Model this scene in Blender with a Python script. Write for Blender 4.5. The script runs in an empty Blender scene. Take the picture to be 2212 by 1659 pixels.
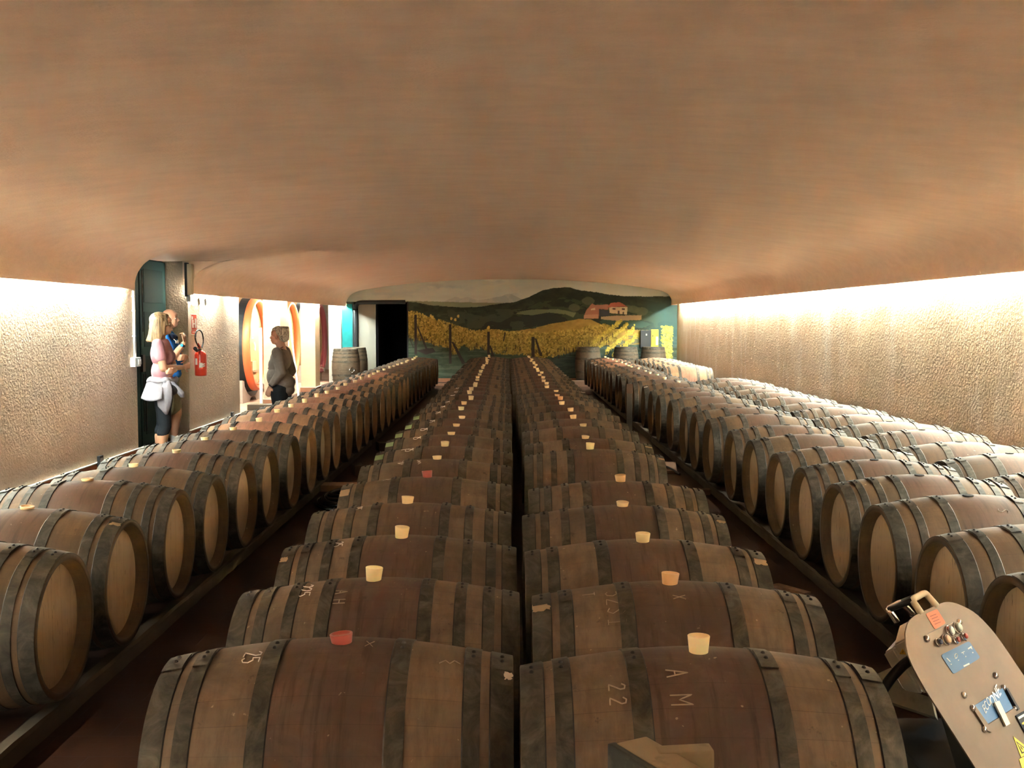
import bpy, bmesh, math, random
import numpy as np
from mathutils import Vector, Matrix, Euler
random.seed(7); rng = np.random.default_rng(5)
PI = math.pi
SC = bpy.context.scene
COL = SC.collection

# ------------------------------------------------------------------ camera, world, exposure
F = 2330.0; CX, CY = 1106.0, 829.5; PITCH = math.atan(138 / F); YAW = math.atan(-3 / F); EYE = 1.65
cam = bpy.data.cameras.new('camera'); cam.sensor_width = 36.0; cam.lens = F / 2212 * 36; cam.clip_end = 200
co = bpy.data.objects.new('camera', cam); COL.objects.link(co)
co.location = (0, 0, EYE); co.rotation_euler = (PI / 2 - PITCH, 0, YAW)
SC.camera = co
W = bpy.data.worlds.new('world'); SC.world = W; W.use_nodes = True
W.node_tree.nodes['Background'].inputs[0].default_value = (0, 0, 0, 1)
SC.view_settings.view_transform = 'Standard'; SC.view_settings.look = 'None'
SC.view_settings.exposure = 3.02; SC.view_settings.gamma = 1; SC.view_settings.use_curve_mapping = False
SC.cycles.max_bounces = 10; SC.cycles.diffuse_bounces = 8; SC.cycles.use_denoising = True
SC.cycles.sample_clamp_indirect = 0.0
TUBE = 92.0                     # fluorescent tube strength
TUBE_COL = (0.88, 1.0, 0.93)
SIDE = 5.0                     # ceiling lamps of the cask room

def at(u, v, Y):                # the point at distance Y seen at photo pixel (u, v)
    a = (u - CX) / F; b = (v - CY) / F
    d = Vector((a, math.cos(PITCH) - b * math.sin(PITCH), -math.sin(PITCH) - b * math.cos(PITCH)))
    d = Matrix.Rotation(YAW, 3, 'Z') @ d
    return Vector((0, 0, EYE)) + d * (Y / d.y)

# ------------------------------------------------------------------ helpers
def tag(o, label=None, cat=None, group=None, kind=None):
    if label: o['label'] = label
    if cat: o['category'] = cat
    if group: o['group'] = group
    if kind: o['kind'] = kind
    return o
def thing(name, label, cat, loc=(0, 0, 0), rot=(0, 0, 0), group=None):
    o = bpy.data.objects.new(name, None); COL.objects.link(o); o.empty_display_size = .1
    o.location = loc; o.rotation_euler = rot
    return tag(o, label, cat, group)
def obj(name, me, mat=None, parent=None, loc=None, rot=None, smooth=False):
    if isinstance(me, bmesh.types.BMesh):
        bm = me; me = bpy.data.meshes.new(name)
        bmesh.ops.recalc_face_normals(bm, faces=bm.faces); bm.to_mesh(me); bm.free()
    o = bpy.data.objects.new(name, me); COL.objects.link(o)
    if mat is not None and not me.materials: me.materials.append(mat)
    if parent: o.parent = parent
    if loc: o.location = loc
    if rot: o.rotation_euler = rot
    if smooth:
        me.polygons.foreach_set('use_smooth', [True] * len(me.polygons))
    return o
def struct(name, me, mat, smooth=False):
    o = obj(name, me, mat, smooth=smooth); o['kind'] = 'structure'; return o
def newbm(): return bmesh.new()
def box(bm, x0, x1, y0, y1, z0, z1, bev=0.0, M=None):
    vs = [bm.verts.new((x, y, z)) for x in (x0, x1) for y in (y0, y1) for z in (z0, z1)]
    q = [(0, 1, 3, 2), (4, 6, 7, 5), (0, 4, 5, 1), (2, 3, 7, 6), (0, 2, 6, 4), (1, 5, 7, 3)]
    fs = [bm.faces.new([vs[i] for i in f]) for f in q]
    if bev > 0:
        es = list({e for f in fs for e in f.edges})
        r = bmesh.ops.bevel(bm, geom=es, offset=bev, segments=2, affect='EDGES', profile=.7)
        vs = list({v for f in r['faces'] for v in f.verts} | {v for v in vs if v.is_valid})
    if M is not None:
        for v in vs: v.co = M @ v.co
    return bm
def bx(*a, bev=0.0, M=None):
    return box(newbm(), *a, bev=bev, M=M)
def lathe(bm, prof, n=32, axis='Z', M=None, closed=False, arc=2 * PI, a0=0):
    rings = []; full = abs(arc - 2 * PI) < 1e-6
    m = n if full else n + 1
    for (h, r) in prof:
        ring = []
        for k in range(m):
            a = a0 + arc * k / n
            p = Vector((r * math.cos(a), r * math.sin(a), h))
            if axis == 'X': p = Vector((h, r * math.cos(a), r * math.sin(a)))
            elif axis == 'Y': p = Vector((r * math.cos(a), h, r * math.sin(a)))
            if M is not None: p = M @ p
            ring.append(bm.verts.new(p))
        rings.append(ring)
    L = len(rings)
    for i in range(L if closed else L - 1):
        A, B = rings[i], rings[(i + 1) % L]
        for k in range(n):
            k2 = (k + 1) % m
            bm.faces.new((A[k], A[k2], B[k2], B[k]))
    return bm, rings
def disc(bm, h, r, n=32, axis='Z', M=None):
    _, rg = lathe(bm, [(h, r)], n, axis, M)
    bm.faces.new(rg[0]); return bm
def solid(prof, n=32, axis='Z', M=None, bm=None):   # lathe with both ends closed
    bm = bm or newbm(); _, rg = lathe(bm, prof, n, axis, M)
    bm.faces.new(rg[0]); bm.faces.new(rg[-1]); return bm
def tube(bm, pts, r, n=8, close=False, cap=True):
    pts = [Vector(p) for p in pts]; rings = []
    L = len(pts); up = Vector((0, 0, 1))
    for i, p in enumerate(pts):
        if close: t = pts[(i + 1) % L] - pts[i - 1]
        else: t = pts[min(i + 1, L - 1)] - pts[max(i - 1, 0)]
        t.normalize()
        s = t.cross(up)
        if s.length < .05: s = t.cross(Vector((1, 0, 0)))
        s.normalize(); w = s.cross(t)
        rr = r[i] if isinstance(r, (list, tuple)) else r
        rings.append([bm.verts.new(p + (s * math.cos(2 * PI * k / n) + w * math.sin(2 * PI * k / n)) * rr) for k in range(n)])
    for i in range(L if close else L - 1):
        A, B = rings[i], rings[(i + 1) % L]
        for k in range(n): bm.faces.new((A[k], A[(k + 1) % n], B[(k + 1) % n], B[k]))
    if cap and not close: bm.faces.new(rings[0]); bm.faces.new(rings[-1])
    return bm
def tb(pts, r, n=8, close=False): return tube(newbm(), pts, r, n, close)
def prism(bm, pts, d):          # polygon of 3D points pushed along d
    A = [bm.verts.new(p) for p in pts]; B = [bm.verts.new(Vector(p) + Vector(d)) for p in pts]
    bm.faces.new(A); bm.faces.new(B)
    for i in range(len(A)):
        j = (i + 1) % len(A); bm.faces.new((A[i], A[j], B[j], B[i]))
    return bm
def smooth_curve(pts, sub=6):   # Catmull-Rom
    P = [Vector(p) for p in pts]; out = []
    for i in range(len(P) - 1):
        a, b, c, d = P[max(i - 1, 0)], P[i], P[i + 1], P[min(i + 2, len(P) - 1)]
        for k in range(sub):
            t = k / sub
            out.append(.5 * ((2 * b) + (c - a) * t + (2 * a - 5 * b + 4 * c - d) * t * t + (3 * b - a - 3 * c + d) * t ** 3))
    out.append(P[-1]); return out
def copy_tree(o, parent=None):
    c = o.copy(); COL.objects.link(c)
    if parent: c.parent = parent
    for ch in KIDS.get(o.name, []): copy_tree(ch, c)
    return c
KIDS = {}

# ------------------------------------------------------------------ materials
def mat(name, col, rough=.6, metal=0.0, emit=None, es=0, spec=None, alpha=None):
    m = bpy.data.materials.new(name); m.use_nodes = True
    b = m.node_tree.nodes['Principled BSDF']
    b.inputs['Base Color'].default_value = (*col, 1); b.inputs['Roughness'].default_value = rough
    b.inputs['Metallic'].default_value = metal
    if emit: b.inputs['Emission Color'].default_value = (*emit, 1); b.inputs['Emission Strength'].default_value = es
    if spec is not None: b.inputs['Specular IOR Level'].default_value = spec
    return m
class NT:                       # terse node building
    def __init__(s, m): s.t = m.node_tree; s.b = s.t.nodes['Principled BSDF']
    def n(s, ty, **kw):
        x = s.t.nodes.new(ty)
        for k, v in kw.items():
            if k == 'inp':
                for a, b in v.items(): x.inputs[a].default_value = b
            else: setattr(x, k, v)
        return x
    def l(s, a, b): s.t.links.new(a, b)
    def coord(s, which='Object', scale=(1, 1, 1)):
        tc = s.n('ShaderNodeTexCoord'); mp = s.n('ShaderNodeMapping'); mp.inputs['Scale'].default_value = scale
        s.l(tc.outputs[which], mp.inputs['Vector']); return mp.outputs[0]
    def noise(s, vec, scale, detail=4, rough=.6, dist=0):
        x = s.n('ShaderNodeTexNoise'); x.inputs['Scale'].default_value = scale; x.inputs['Detail'].default_value = detail
        x.inputs['Roughness'].default_value = rough; x.inputs['Distortion'].default_value = dist
        if vec is not None: s.l(vec, x.inputs['Vector'])
        return x.outputs['Fac']
    def ramp(s, fac, stops):
        x = s.n('ShaderNodeValToRGB'); cr = x.color_ramp
        while len(cr.elements) < len(stops): cr.elements.new(.5)
        for e, (p, c) in zip(cr.elements, stops):
            e.position = p; e.color = (*c, 1) if len(c) == 3 else c
        s.l(fac, x.inputs[0]); return x.outputs[0]
    def g(s, v): return (v, v, v)
    def mix(s, fac, a, b, mode='MIX'):
        x = s.n('ShaderNodeMix', data_type='RGBA', blend_type=mode)
        for sock, val in ((x.inputs[0], fac), (x.inputs[6], a), (x.inputs[7], b)):
            if hasattr(val, 'is_output'): s.l(val, sock)
            elif isinstance(val, (int, float)): sock.default_value = val
            else: sock.default_value = (*val, 1)
        return x.outputs[2]
    def math(s, op, a, b=None, clamp=False):
        x = s.n('ShaderNodeMath', operation=op); x.use_clamp = clamp
        for i, v in enumerate((a, b)):
            if v is None: continue
            if hasattr(v, 'is_output'): s.l(v, x.inputs[i])
            else: x.inputs[i].default_value = v
        return x.outputs[0]
    def base(s, c): s.l(c, s.b.inputs['Base Color'])
    def bump(s, h, strength=.3, dist=.01):
        x = s.n('ShaderNodeBump'); x.inputs['Strength'].default_value = strength; x.inputs['Distance'].default_value = dist
        s.l(h, x.inputs['Height']); s.l(x.outputs[0], s.b.inputs['Normal'])

def stucco(name, c, c2, streak=0.0, bump=.5, pale=(.62, .58, .52), blot=.8, grain=70):
    m = mat(name, c, .93, spec=.2); t = NT(m); v = t.coord('Object')
    a = t.noise(v, blot, 5, .65, .6)
    col = t.mix(t.ramp(a, [(.35, t.g(0)), (.68, t.g(1))]), c, c2)
    v2 = t.coord('Object', (.35, 1.0, 2.2) if streak == 0 else (1, 1, 1))
    sp = t.noise(v2, 6, 6, .7)
    col = t.mix(t.ramp(sp, [(.4, t.g(0)), (.75, t.g(.35))]), col, tuple(x * .72 for x in c))
    if streak > 0:
        vs = t.coord('Object', (1, 1.3, .28)); ns = t.noise(vs, 1.6, 6, .65)
        col = t.mix(t.ramp(ns, [(.52, t.g(0)), (.7, t.g(streak))]), col, pale)
        spk = t.noise(v, 9, 3, .7)
        col = t.mix(t.ramp(spk, [(.66, t.g(0)), (.74, t.g(.5 * streak))]), col, pale)
    t.base(col)
    f = t.math('ADD', t.noise(v, grain, 3, .6), t.math('MULTIPLY', t.noise(v, grain * .25, 3, .6), .8))
    t.bump(f, bump, .012); return m

M = {}
M['ceiling'] = stucco('ceiling_stucco', (.88, .69, .565), (.90, .735, .62), bump=.35, blot=.9, grain=45)
M['wall'] = stucco('wall_stucco', (.51, .415, .32), (.56, .475, .385), streak=.25, bump=.9, grain=38)
M['wall_r'] = stucco('wall_right_stucco', (.47, .365, .245), (.53, .435, .32), streak=.75, bump=.7, grain=34)
M['plain'] = stucco('smooth_plaster', (.56, .39, .28), (.60, .43, .32), bump=.15)
M['cream'] = stucco('cream_plaster', (.60, .45, .29), (.64, .50, .34), bump=.1)
M['grey_plaster'] = stucco('grey_plaster', (.50, .50, .44), (.55, .55, .50), bump=.1)

m = M['floor'] = mat('terracotta_floor', (.16, .06, .035), .55, spec=.3); t = NT(m); v = t.coord('Object')
br = t.n('ShaderNodeTexBrick'); t.l(v, br.inputs['Vector']); br.inputs['Scale'].default_value = 1
for k, x in (('Brick Width', .40), ('Row Height', .20), ('Mortar Size', .004), ('Mortar Smooth', .3)): br.inputs[k].default_value = x
br.inputs['Color1'].default_value = (.055, .018, .007, 1); br.inputs['Color2'].default_value = (.040, .013, .006, 1); br.inputs['Mortar'].default_value = (.05, .025, .02, 1)
t.base(t.mix(t.ramp(t.noise(v, 2.5, 6, .7), [(.4, t.g(0)), (.8, t.g(.55))]), br.outputs[0], (.045, .019, .010)))
t.bump(t.math('SUBTRACT', t.noise(v, 30, 3), br.outputs['Fac']), .25, .004)
M['floor2'] = stucco('pink_floor', (.42, .26, .19), (.48, .33, .25), bump=.05)

def oak(name, tan, tan2, wine, wine_amt, band=.145, dirt=.5):
    m = mat(name, tan, .62, spec=.35); t = NT(m); v = t.coord('Object')
    sx = t.n('ShaderNodeSeparateXYZ'); t.l(v, sx.inputs[0])
    ang = t.math('ARCTAN2', sx.outputs[1], sx.outputs[2])
    st = t.math('MULTIPLY', ang, 28 / (2 * PI))
    oi = t.n('ShaderNodeObjectInfo'); rnd = oi.outputs['Random']
    rv = t.n('ShaderNodeCombineXYZ'); t.l(t.math('MULTIPLY', rnd, 37.0), rv.inputs[0]); t.l(t.math('FLOOR', st), rv.inputs[1])
    wn = t.n('ShaderNodeTexWhiteNoise', noise_dimensions='2D'); t.l(rv.outputs[0], wn.inputs['Vector'])
    off = t.n('ShaderNodeVectorMath', operation='ADD'); t.l(v, off.inputs[0])
    cb = t.n('ShaderNodeCombineXYZ'); t.l(t.math('MULTIPLY', rnd, 50.0), cb.inputs[0]); t.l(t.math('MULTIPLY', rnd, 31.0), cb.inputs[1]); t.l(cb.outputs[0], off.inputs[1])
    mp = t.n('ShaderNodeMapping'); mp.inputs['Scale'].default_value = (1.2, 9, 9); t.l(off.outputs[0], mp.inputs[0])
    grain = t.noise(mp.outputs[0], 5, 6, .65)
    blot = t.noise(off.outputs[0], 4.5, 5, .62, .4)
    col = t.mix(grain, tan, tan2)
    col = t.mix(t.math('MULTIPLY', wn.outputs['Value'], .45), col, tuple(x * .62 for x in tan))
    # wine stain: round the belly of the barrel, ragged edge
    ax = t.math('ABSOLUTE', sx.outputs[0])
    edge = t.math('ADD', ax, t.math('MULTIPLY', t.math('SUBTRACT', blot, .5), .05))
    inside = t.math('SUBTRACT', 1.0, t.math('SMOOTH_MIN', 1.0, t.math('MAXIMUM', 0.0, t.math('MULTIPLY', t.math('SUBTRACT', edge, band), 60.0))), clamp=True)
    amt = t.math('MULTIPLY', inside, t.math('MULTIPLY', wine_amt, t.math('ADD', .75, t.math('MULTIPLY', rnd, .3))), clamp=True)
    amt = t.math('MULTIPLY', amt, t.ramp(t.noise(off.outputs[0], 7, 5, .7, .5), [(.38, t.g(.62)), (.55, t.g(1))]))
    wcol = t.mix(grain, wine, tuple(min(1, x * 1.7) for x in wine))
    col = t.mix(amt, col, wcol)
    # runs below the bung hole
    mr = t.n('ShaderNodeMapping'); mr.inputs['Scale'].default_value = (14, 1.2, 1.2); t.l(off.outputs[0], mr.inputs[0])
    runs = t.ramp(t.noise(mr.outputs[0], 3, 4, .6), [(.52, t.g(0)), (.66, t.g(.6))])
    col = t.mix(t.math('MULTIPLY', runs, inside), col, tuple(x * .55 for x in wine))
    # grime blots, scuffs and pale specks
    col = t.mix(t.ramp(blot, [(.46, t.g(0)), (.68, t.g(dirt + .1))]), col, (.075, .055, .036))
    spk = t.noise(off.outputs[0], 42, 2, .5)
    col = t.mix(t.ramp(spk, [(.735, t.g(0)), (.76, t.g(.55))]), col, (.55, .42, .28))
    mq = t.n('ShaderNodeMapping'); mq.inputs['Scale'].default_value = (5, 1, 1); t.l(off.outputs[0], mq.inputs[0])
    col = t.mix(t.ramp(t.noise(mq.outputs[0], 6, 6, .75), [(.42, t.g(0)), (.72, t.g(.75))]), col, tuple(x * .42 for x in tan))
    dk = t.noise(off.outputs[0], 16, 4, .7)
    col = t.mix(t.ramp(dk, [(.64, t.g(0)), (.70, t.g(.6))]), col, (.06, .045, .03))
    fr = t.math('FRACT', st); seam = t.math('LESS_THAN', t.math('MINIMUM', fr, t.math('SUBTRACT', 1.0, fr)), .010)
    endg = t.math('GREATER_THAN', ax, .4742); col = t.mix(t.math('MULTIPLY', endg, .6), col, (.045, .03, .02))
    col = t.mix(t.math('MULTIPLY', seam, t.math('MULTIPLY', wn.outputs['Value'], .6)), col, (.04, .025, .018))
    t.base(col)
    t.bump(t.math('SUBTRACT', t.math('MULTIPLY', grain, .35), seam), .35, .003)
    return m
M['oak'] = oak('weathered_oak_staves', (.255, .172, .108), (.18, .118, .074), (.082, .042, .031), .93, dirt=.6)
M['oak_r'] = oak('brown_oak_staves', (.185, .110, .056), (.130, .075, .038), (.078, .036, .024), .88)
M['oak_dusty'] = oak('dusty_oak_staves', (.108, .060, .030), (.082, .046, .024), (.074, .032, .022), .65, dirt=.35)
M['oak_new'] = oak('bright_oak_staves', (.40, .23, .125), (.34, .18, .095), (.27, .105, .072), .85, dirt=.3)
M['oak_up'] = oak('grey_oak_staves', (.17, .13, .088), (.125, .092, .06), (.11, .075, .05), .35)

def headwood(name, a, b):
    m = mat(name, a, .6, spec=.3); t = NT(m); v = t.coord('Object')
    oi = t.n('ShaderNodeObjectInfo'); off = t.n('ShaderNodeVectorMath', operation='ADD'); t.l(v, off.inputs[0])
    cb = t.n('ShaderNodeCombineXYZ'); t.l(t.math('MULTIPLY', oi.outputs['Random'], 20.0), cb.inputs[2]); t.l(cb.outputs[0], off.inputs[1])
    mp = t.n('ShaderNodeMapping'); mp.inputs['Scale'].default_value = (1, 9, 1.0); t.l(off.outputs[0], mp.inputs[0])
    g = t.noise(mp.outputs[0], 5, 6, .6); col = t.mix(g, a, b)
    mk = t.n('ShaderNodeMapping'); mk.inputs['Scale'].default_value = (1, 22, 3); t.l(off.outputs[0], mk.inputs[0])
    nick = t.noise(mk.outputs[0], 4, 3, .5)
    col = t.mix(t.ramp(nick, [(.66, t.g(0)), (.72, t.g(.8))]), col, (.09, .055, .03))
    col = t.mix(t.ramp(t.noise(off.outputs[0], 3.5, 4, .6), [(.5, t.g(0)), (.8, t.g(.6))]), col, (.16, .09, .05))
    sx = t.n('ShaderNodeSeparateXYZ'); t.l(v, sx.inputs[0])
    fr = t.math('FRACT', t.math('MULTIPLY', sx.outputs[1], 11.0)); seam = t.math('LESS_THAN', fr, .02)
    col = t.mix(t.math('MULTIPLY', seam, .5), col, (.06, .035, .02))
    t.base(col); t.bump(t.math('SUBTRACT', g, seam), .25, .003); return m
M['head'] = headwood('barrel_head_oak', (.43, .305, .19), (.34, .235, .145))
M['head_cask'] = headwood('cask_head_oak', (.46, .31, .15), (.36, .22, .10))

m = M['hoop'] = mat('weathered_steel_hoop', (.2, .17, .13), .6, .25, spec=.4); t = NT(m); v = t.coord('Object')
oi = t.n('ShaderNodeObjectInfo'); off = t.n('ShaderNodeVectorMath', operation='ADD'); t.l(v, off.inputs[0]); cb = t.n('ShaderNodeCombineXYZ')
t.l(t.math('MULTIPLY', oi.outputs['Random'], 40.0), cb.inputs[0]); t.l(cb.outputs[0], off.inputs[1])
n1 = t.noise(off.outputs[0], 12, 6, .7, .8); n2 = t.noise(off.outputs[0], 40, 4, .7)
col = t.ramp(n1, [(.32, (.036, .028, .020)), (.5, (.074, .062, .046)), (.74, (.150, .132, .100))])
col = t.mix(t.ramp(n2, [(.6, t.g(0)), (.72, t.g(.6))]), col, (.10, .07, .045))
t.base(col); t.bump(n1, .3, .002)
M['hoop_edge'] = mat('rivet_and_edge_dark', (.035, .03, .028), .5, .5)
M['bung'] = mat('cream_silicone', (.86, .72, .42), .4); NT(M['bung']).b.inputs['Subsurface Weight'].default_value = .15
M['bung_tan'] = mat('amber_silicone', (.78, .50, .24), .45)
M['bung_red'] = mat('red_silicone', (.42, .07, .05), .4)
M['hole'] = mat('bung_hole_dark', (.01, .007, .005), .9)
M['chalk'] = mat('chalk', (.80, .77, .72), .9)
M['chalk_dim'] = mat('faded_chalk', (.42, .32, .24), .9)
M['green_label'] = mat('green_paper', (.42, .60, .30), .8)
M['white_label'] = mat('white_paper', (.82, .74, .66), .8)
M['torn'] = mat('torn_label_paper', (.66, .46, .28), .85)
def timber(name, a, b, dirt=(.08, .055, .035), amt=.6):
    m = mat(name, a, .75); t = NT(m); v = t.coord('Object')
    t2 = t.coord('Object', (6, 1, 6)); g = t.noise(t2, 5, 6, .6)
    col = t.mix(g, a, b); col = t.mix(t.ramp(t.noise(v, 7, 5, .7), [(.5, t.g(0)), (.72, t.g(amt))]), col, dirt)
    t.base(col); t.bump(g, .3, .004); return m
M['rail'] = timber('dusty_rack_timber', (.115, .085, .055), (.075, .055, .036))
M['plank'] = timber('reddish_plank', (.36, .21, .14), (.28, .16, .10), amt=.3)
M['shard'] = timber('stained_board', (.15, .065, .028), (.10, .045, .02))
M['block'] = timber('pale_spruce', (.30, .215, .125), (.22, .15, .08), (.06, .04, .02), .85)
M['black_paint'] = timber('black_painted_timber', (.018, .016, .014), (.03, .026, .02), (.30, .25, .17), .25)
M['green_door'] = mat('dark_green_door', (.026, .060, .058), .85, spec=.15)
M['green_dark'] = mat('darker_door_green', (.016, .036, .036), .85, spec=.15)  # darker green of the door's backing and panels
M['skirting'] = stucco('terracotta_skirting', (.30, .14, .085), (.36, .17, .10), bump=.1)
M['cap'] = mat('white_skirting_cap', (.62, .62, .56), .6)
M['white_plastic'] = mat('white_plastic', (.72, .74, .70), .45)
M['grey_plastic'] = mat('grey_plastic', (.35, .35, .33), .5)
M['beige_metal'] = mat('beige_enamel', (.62, .54, .40), .5)
M['black'] = mat('black_rubber', (.012, .012, .013), .45)
M['void'] = mat('unlit_passage', (.006, .006, .007), .95, spec=0)  # near-black colour stands in for the lack of light in the passage
M['hose'] = mat('black_green_hose', (.006, .012, .010), .25)
M['red'] = mat('extinguisher_red', (.62, .045, .02), .3)
M['sign_red'] = mat('sign_red', (.60, .06, .03), .5)
M['sign_white'] = mat('sign_white', (.85, .82, .76), .5)
M['chrome'] = mat('chrome', (.75, .72, .68), .18, 1.0)
M['dark_paint'] = mat('dark_frame_paint', (.02, .025, .03), .5)
M['orange_rim'] = mat('orange_rim_paint', (.78, .17, .06), .45)
M['maroon_rim'] = mat('maroon_rim_paint', (.40, .09, .10), .45)
M['cask_wood'] = timber('cask_staves', (.55, .37, .18), (.42, .26, .12), amt=.3)
M['cask_hoop'] = mat('black_cask_hoop', (.035, .04, .045), .5, .4)
M['concrete'] = stucco('cradle_concrete', (.42, .36, .31), (.50, .43, .37), bump=.3)
M['door_grey'] = mat('grey_door_paint', (.26, .255, .22), .6)
M['teal'] = stucco('teal_paint', (.02, .36, .36), (.03, .42, .40), bump=.1)
M['tube'] = mat('lit_tube', (.9, .9, .9), .5, emit=TUBE_COL, es=TUBE)
M['lamp'] = mat('lit_diffuser', (.9, .9, .9), .5, emit=(1.0, .95, .80), es=SIDE)

# ------------------------------------------------------------------ the room
YB, Y0 = 28.8, -3.0             # end wall, wall behind the photographer
XL, XR = -4.49, 4.44            # side walls
XL2 = -4.82                     # far face of the left wall
GAP0, GAP1 = 12.63, 14.83       # the cove stops above the door recess
LIPL, LIPR = (-4.385, 2.012), (4.30, 2.06)
def cove(side):                 # (x, z) from the lip upwards to the flat of the vault
    if side < 0: c = [(-4.385, 2.012), (-4.375, 2.11), (-4.34, 2.21), (-4.25, 2.32), (-4.10, 2.40), (-3.90, 2.455)]
    else: c = [(4.30, 2.06), (4.29, 2.15), (4.255, 2.25), (4.17, 2.35), (4.02, 2.42), (3.83, 2.465)]
    return c
def vault(x):                   # height of the shallow vault
    a = abs(x) / 3.9
    return 2.735 - .28 * a ** 2.3
left = smooth_curve([(x, 0, z) for x, z in cove(-1)], 4)
right = smooth_curve([(x, 0, z) for x, z in cove(1)], 4)
mid = [(-3.9 + .18 + i * (7.73 - .36) / 40) for i in range(41)]
prof_mid = [(x, vault(x)) for x in mid]
profL = [(p.x, p.z) for p in left]; profR = [(p.x, p.z) for p in right][::-1]
def sweep(bm, prof, ys):
    rows = [[bm.verts.new((x, y, z)) for (x, z) in prof] for y in ys]
    for a, b in zip(rows, rows[1:]):
        for i in range(len(prof) - 1): bm.faces.new((a[i], a[i + 1], b[i + 1], b[i]))
def ysteps(a, b, d=.8):
    n = max(1, int((b - a) / d)); return [a + (b - a) * i / n for i in range(n + 1)]
bm = newbm()
backL = [(XL, 2.20), (-4.40, 2.20), (-4.395, 2.012)]          # inner side of the cove, behind the lip
backR = [(4.31, 2.06), (4.32, 2.25), (XR, 2.25)]
full = backL + profL + prof_mid + profR + backR
flat = [(XL2 - .02, 2.455), (-4.6, 2.455), (-4.3, 2.455), (-4.1, 2.455), (-3.95, 2.455)] + prof_mid + profR + backR
sweep(bm, full, ysteps(Y0, GAP0)); sweep(bm, flat, [GAP0, GAP1]); sweep(bm, full, ysteps(GAP1, YB - .014))
for y in (GAP0, GAP1):          # cut ends of the cove over the recess
    pts = [(x, y, z) for x, z in profL + [(-3.9, 2.475), (XL, 2.475), (XL, 2.20), (-4.40, 2.20), (-4.395, 2.012)]]
    bm.faces.new([bm.verts.new(p) for p in pts])
ceil = struct('ceiling', bm, M['ceiling'], smooth=True)
mm = ceil.modifiers.new('edge', 'EDGE_SPLIT'); mm.split_angle = 1.0

bm = newbm(); box(bm, XL2, XR + .3, Y0, YB + 3, -.1, 0); floor = struct('floor', bm, M['floor'])
struct('wall_right', bx(XR, XR + .3, Y0, YB + .3, 0, 2.9), M['wall_r'])
struct('wall_front', bx(XL2, XR + .3, Y0 - .2, Y0, 0, 2.9), M['plain'])
bm = newbm(); box(bm, XL2, XL, Y0, 12.95, 0, 2.9); struct('wall_left', bm, M['wall'])
bm = newbm(); box(bm, XL2, XL, 15.05, 17.85, 0, 2.9)
struct('wall_left_middle', bm, M['wall'])
struct('wall_left_lintel', bx(XL2, XL, 12.95, 15.05, 2.46, 2.9), M['plain'])
struct('wall_left_header', bx(XL2, XL, 17.85, YB + .3, 2.32, 3.4), M['plain'])
for (a, b, c, wd, k) in ((21.05, 21.75, M['plain'], 0, 1), (24.8, 25.4, M['cream'], 0, 2), (28.6, YB + .3, M['grey_plaster'], 0, 3)):
    st = struct('wall_left_pillar_%d' % k, bx(XL2, XL, a, b, 0, 2.35), c)
# skirting boards
def skirt(n, x0, x1, y0, y1, cap=True):
    s = struct('baseboard_' + n, bx(x0, x1, y0, y1, 0, .10, bev=.003), M['skirting'])
    obj('skirting_cap', bx(x0 - .004, x1 + .006, y0, y1, .10, .112, bev=.002), M['cap'], s)
skirt('left', XL, XL + .022, Y0, 12.97); skirt('left_middle', XL, XL + .022, 15.03, 17.88)
skirt('left_pillar', XL2 - .02, XL + .022, 24.77, 25.42); skirt('left_pillar_near', XL2 - .02, XL + .022, 21.02, 21.77)
struct('baseboard_right', bx(XR - .02, XR, Y0, YB, 0, .10), M['skirting'])

# end wall with the opening at its left
OX0, OX1, OZ = -4.19, -2.76, 2.13
bm = newbm(); box(bm, OX1, XR + .3, YB, YB + .25, 0, 2.9); box(bm, XL, OX0, YB, YB + .25, 0, 2.9); box(bm, OX0, OX1, YB, YB + .25, OZ, 2.9)
struct('wall_back', bm, M['plain'])
struct('wall_passage', bx(OX0 - .3, OX1 + .3, YB + 2.2, YB + 2.3, 0, 2.6), M['void'])
bm = newbm(); box(bm, -3.57, -3.53, YB + .02, YB + 2.2, 0, 2.4); box(bm, OX1 + .02, OX1 + .06, YB + .25, YB + 2.2, 0, 2.4); box(bm, -3.55, OX1, YB + .25, YB + 2.2, 2.2, 2.24)
struct('wall_passage_side', bm, M['void'])
t0 = struct('door_2', bx(-4.07, -3.60, YB + .05, YB + .10, .0, 2.10, bev=.005), M['door_grey'])
bm = newbm(); pts = smooth_curve([(-4.13, YB - .02, 0), (-4.13, YB - .02, 1.6), (-4.13, YB - .02, 1.95), (-4.09, YB - .02, 2.07), (-4.0, YB - .02, 2.115), (-3.6, YB - .02, 2.125), (-2.8, YB - .02, 2.13)], 5)
tube(bm, pts, .055, 8); struct('trim_1', bm, M['dark_paint'])

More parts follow.
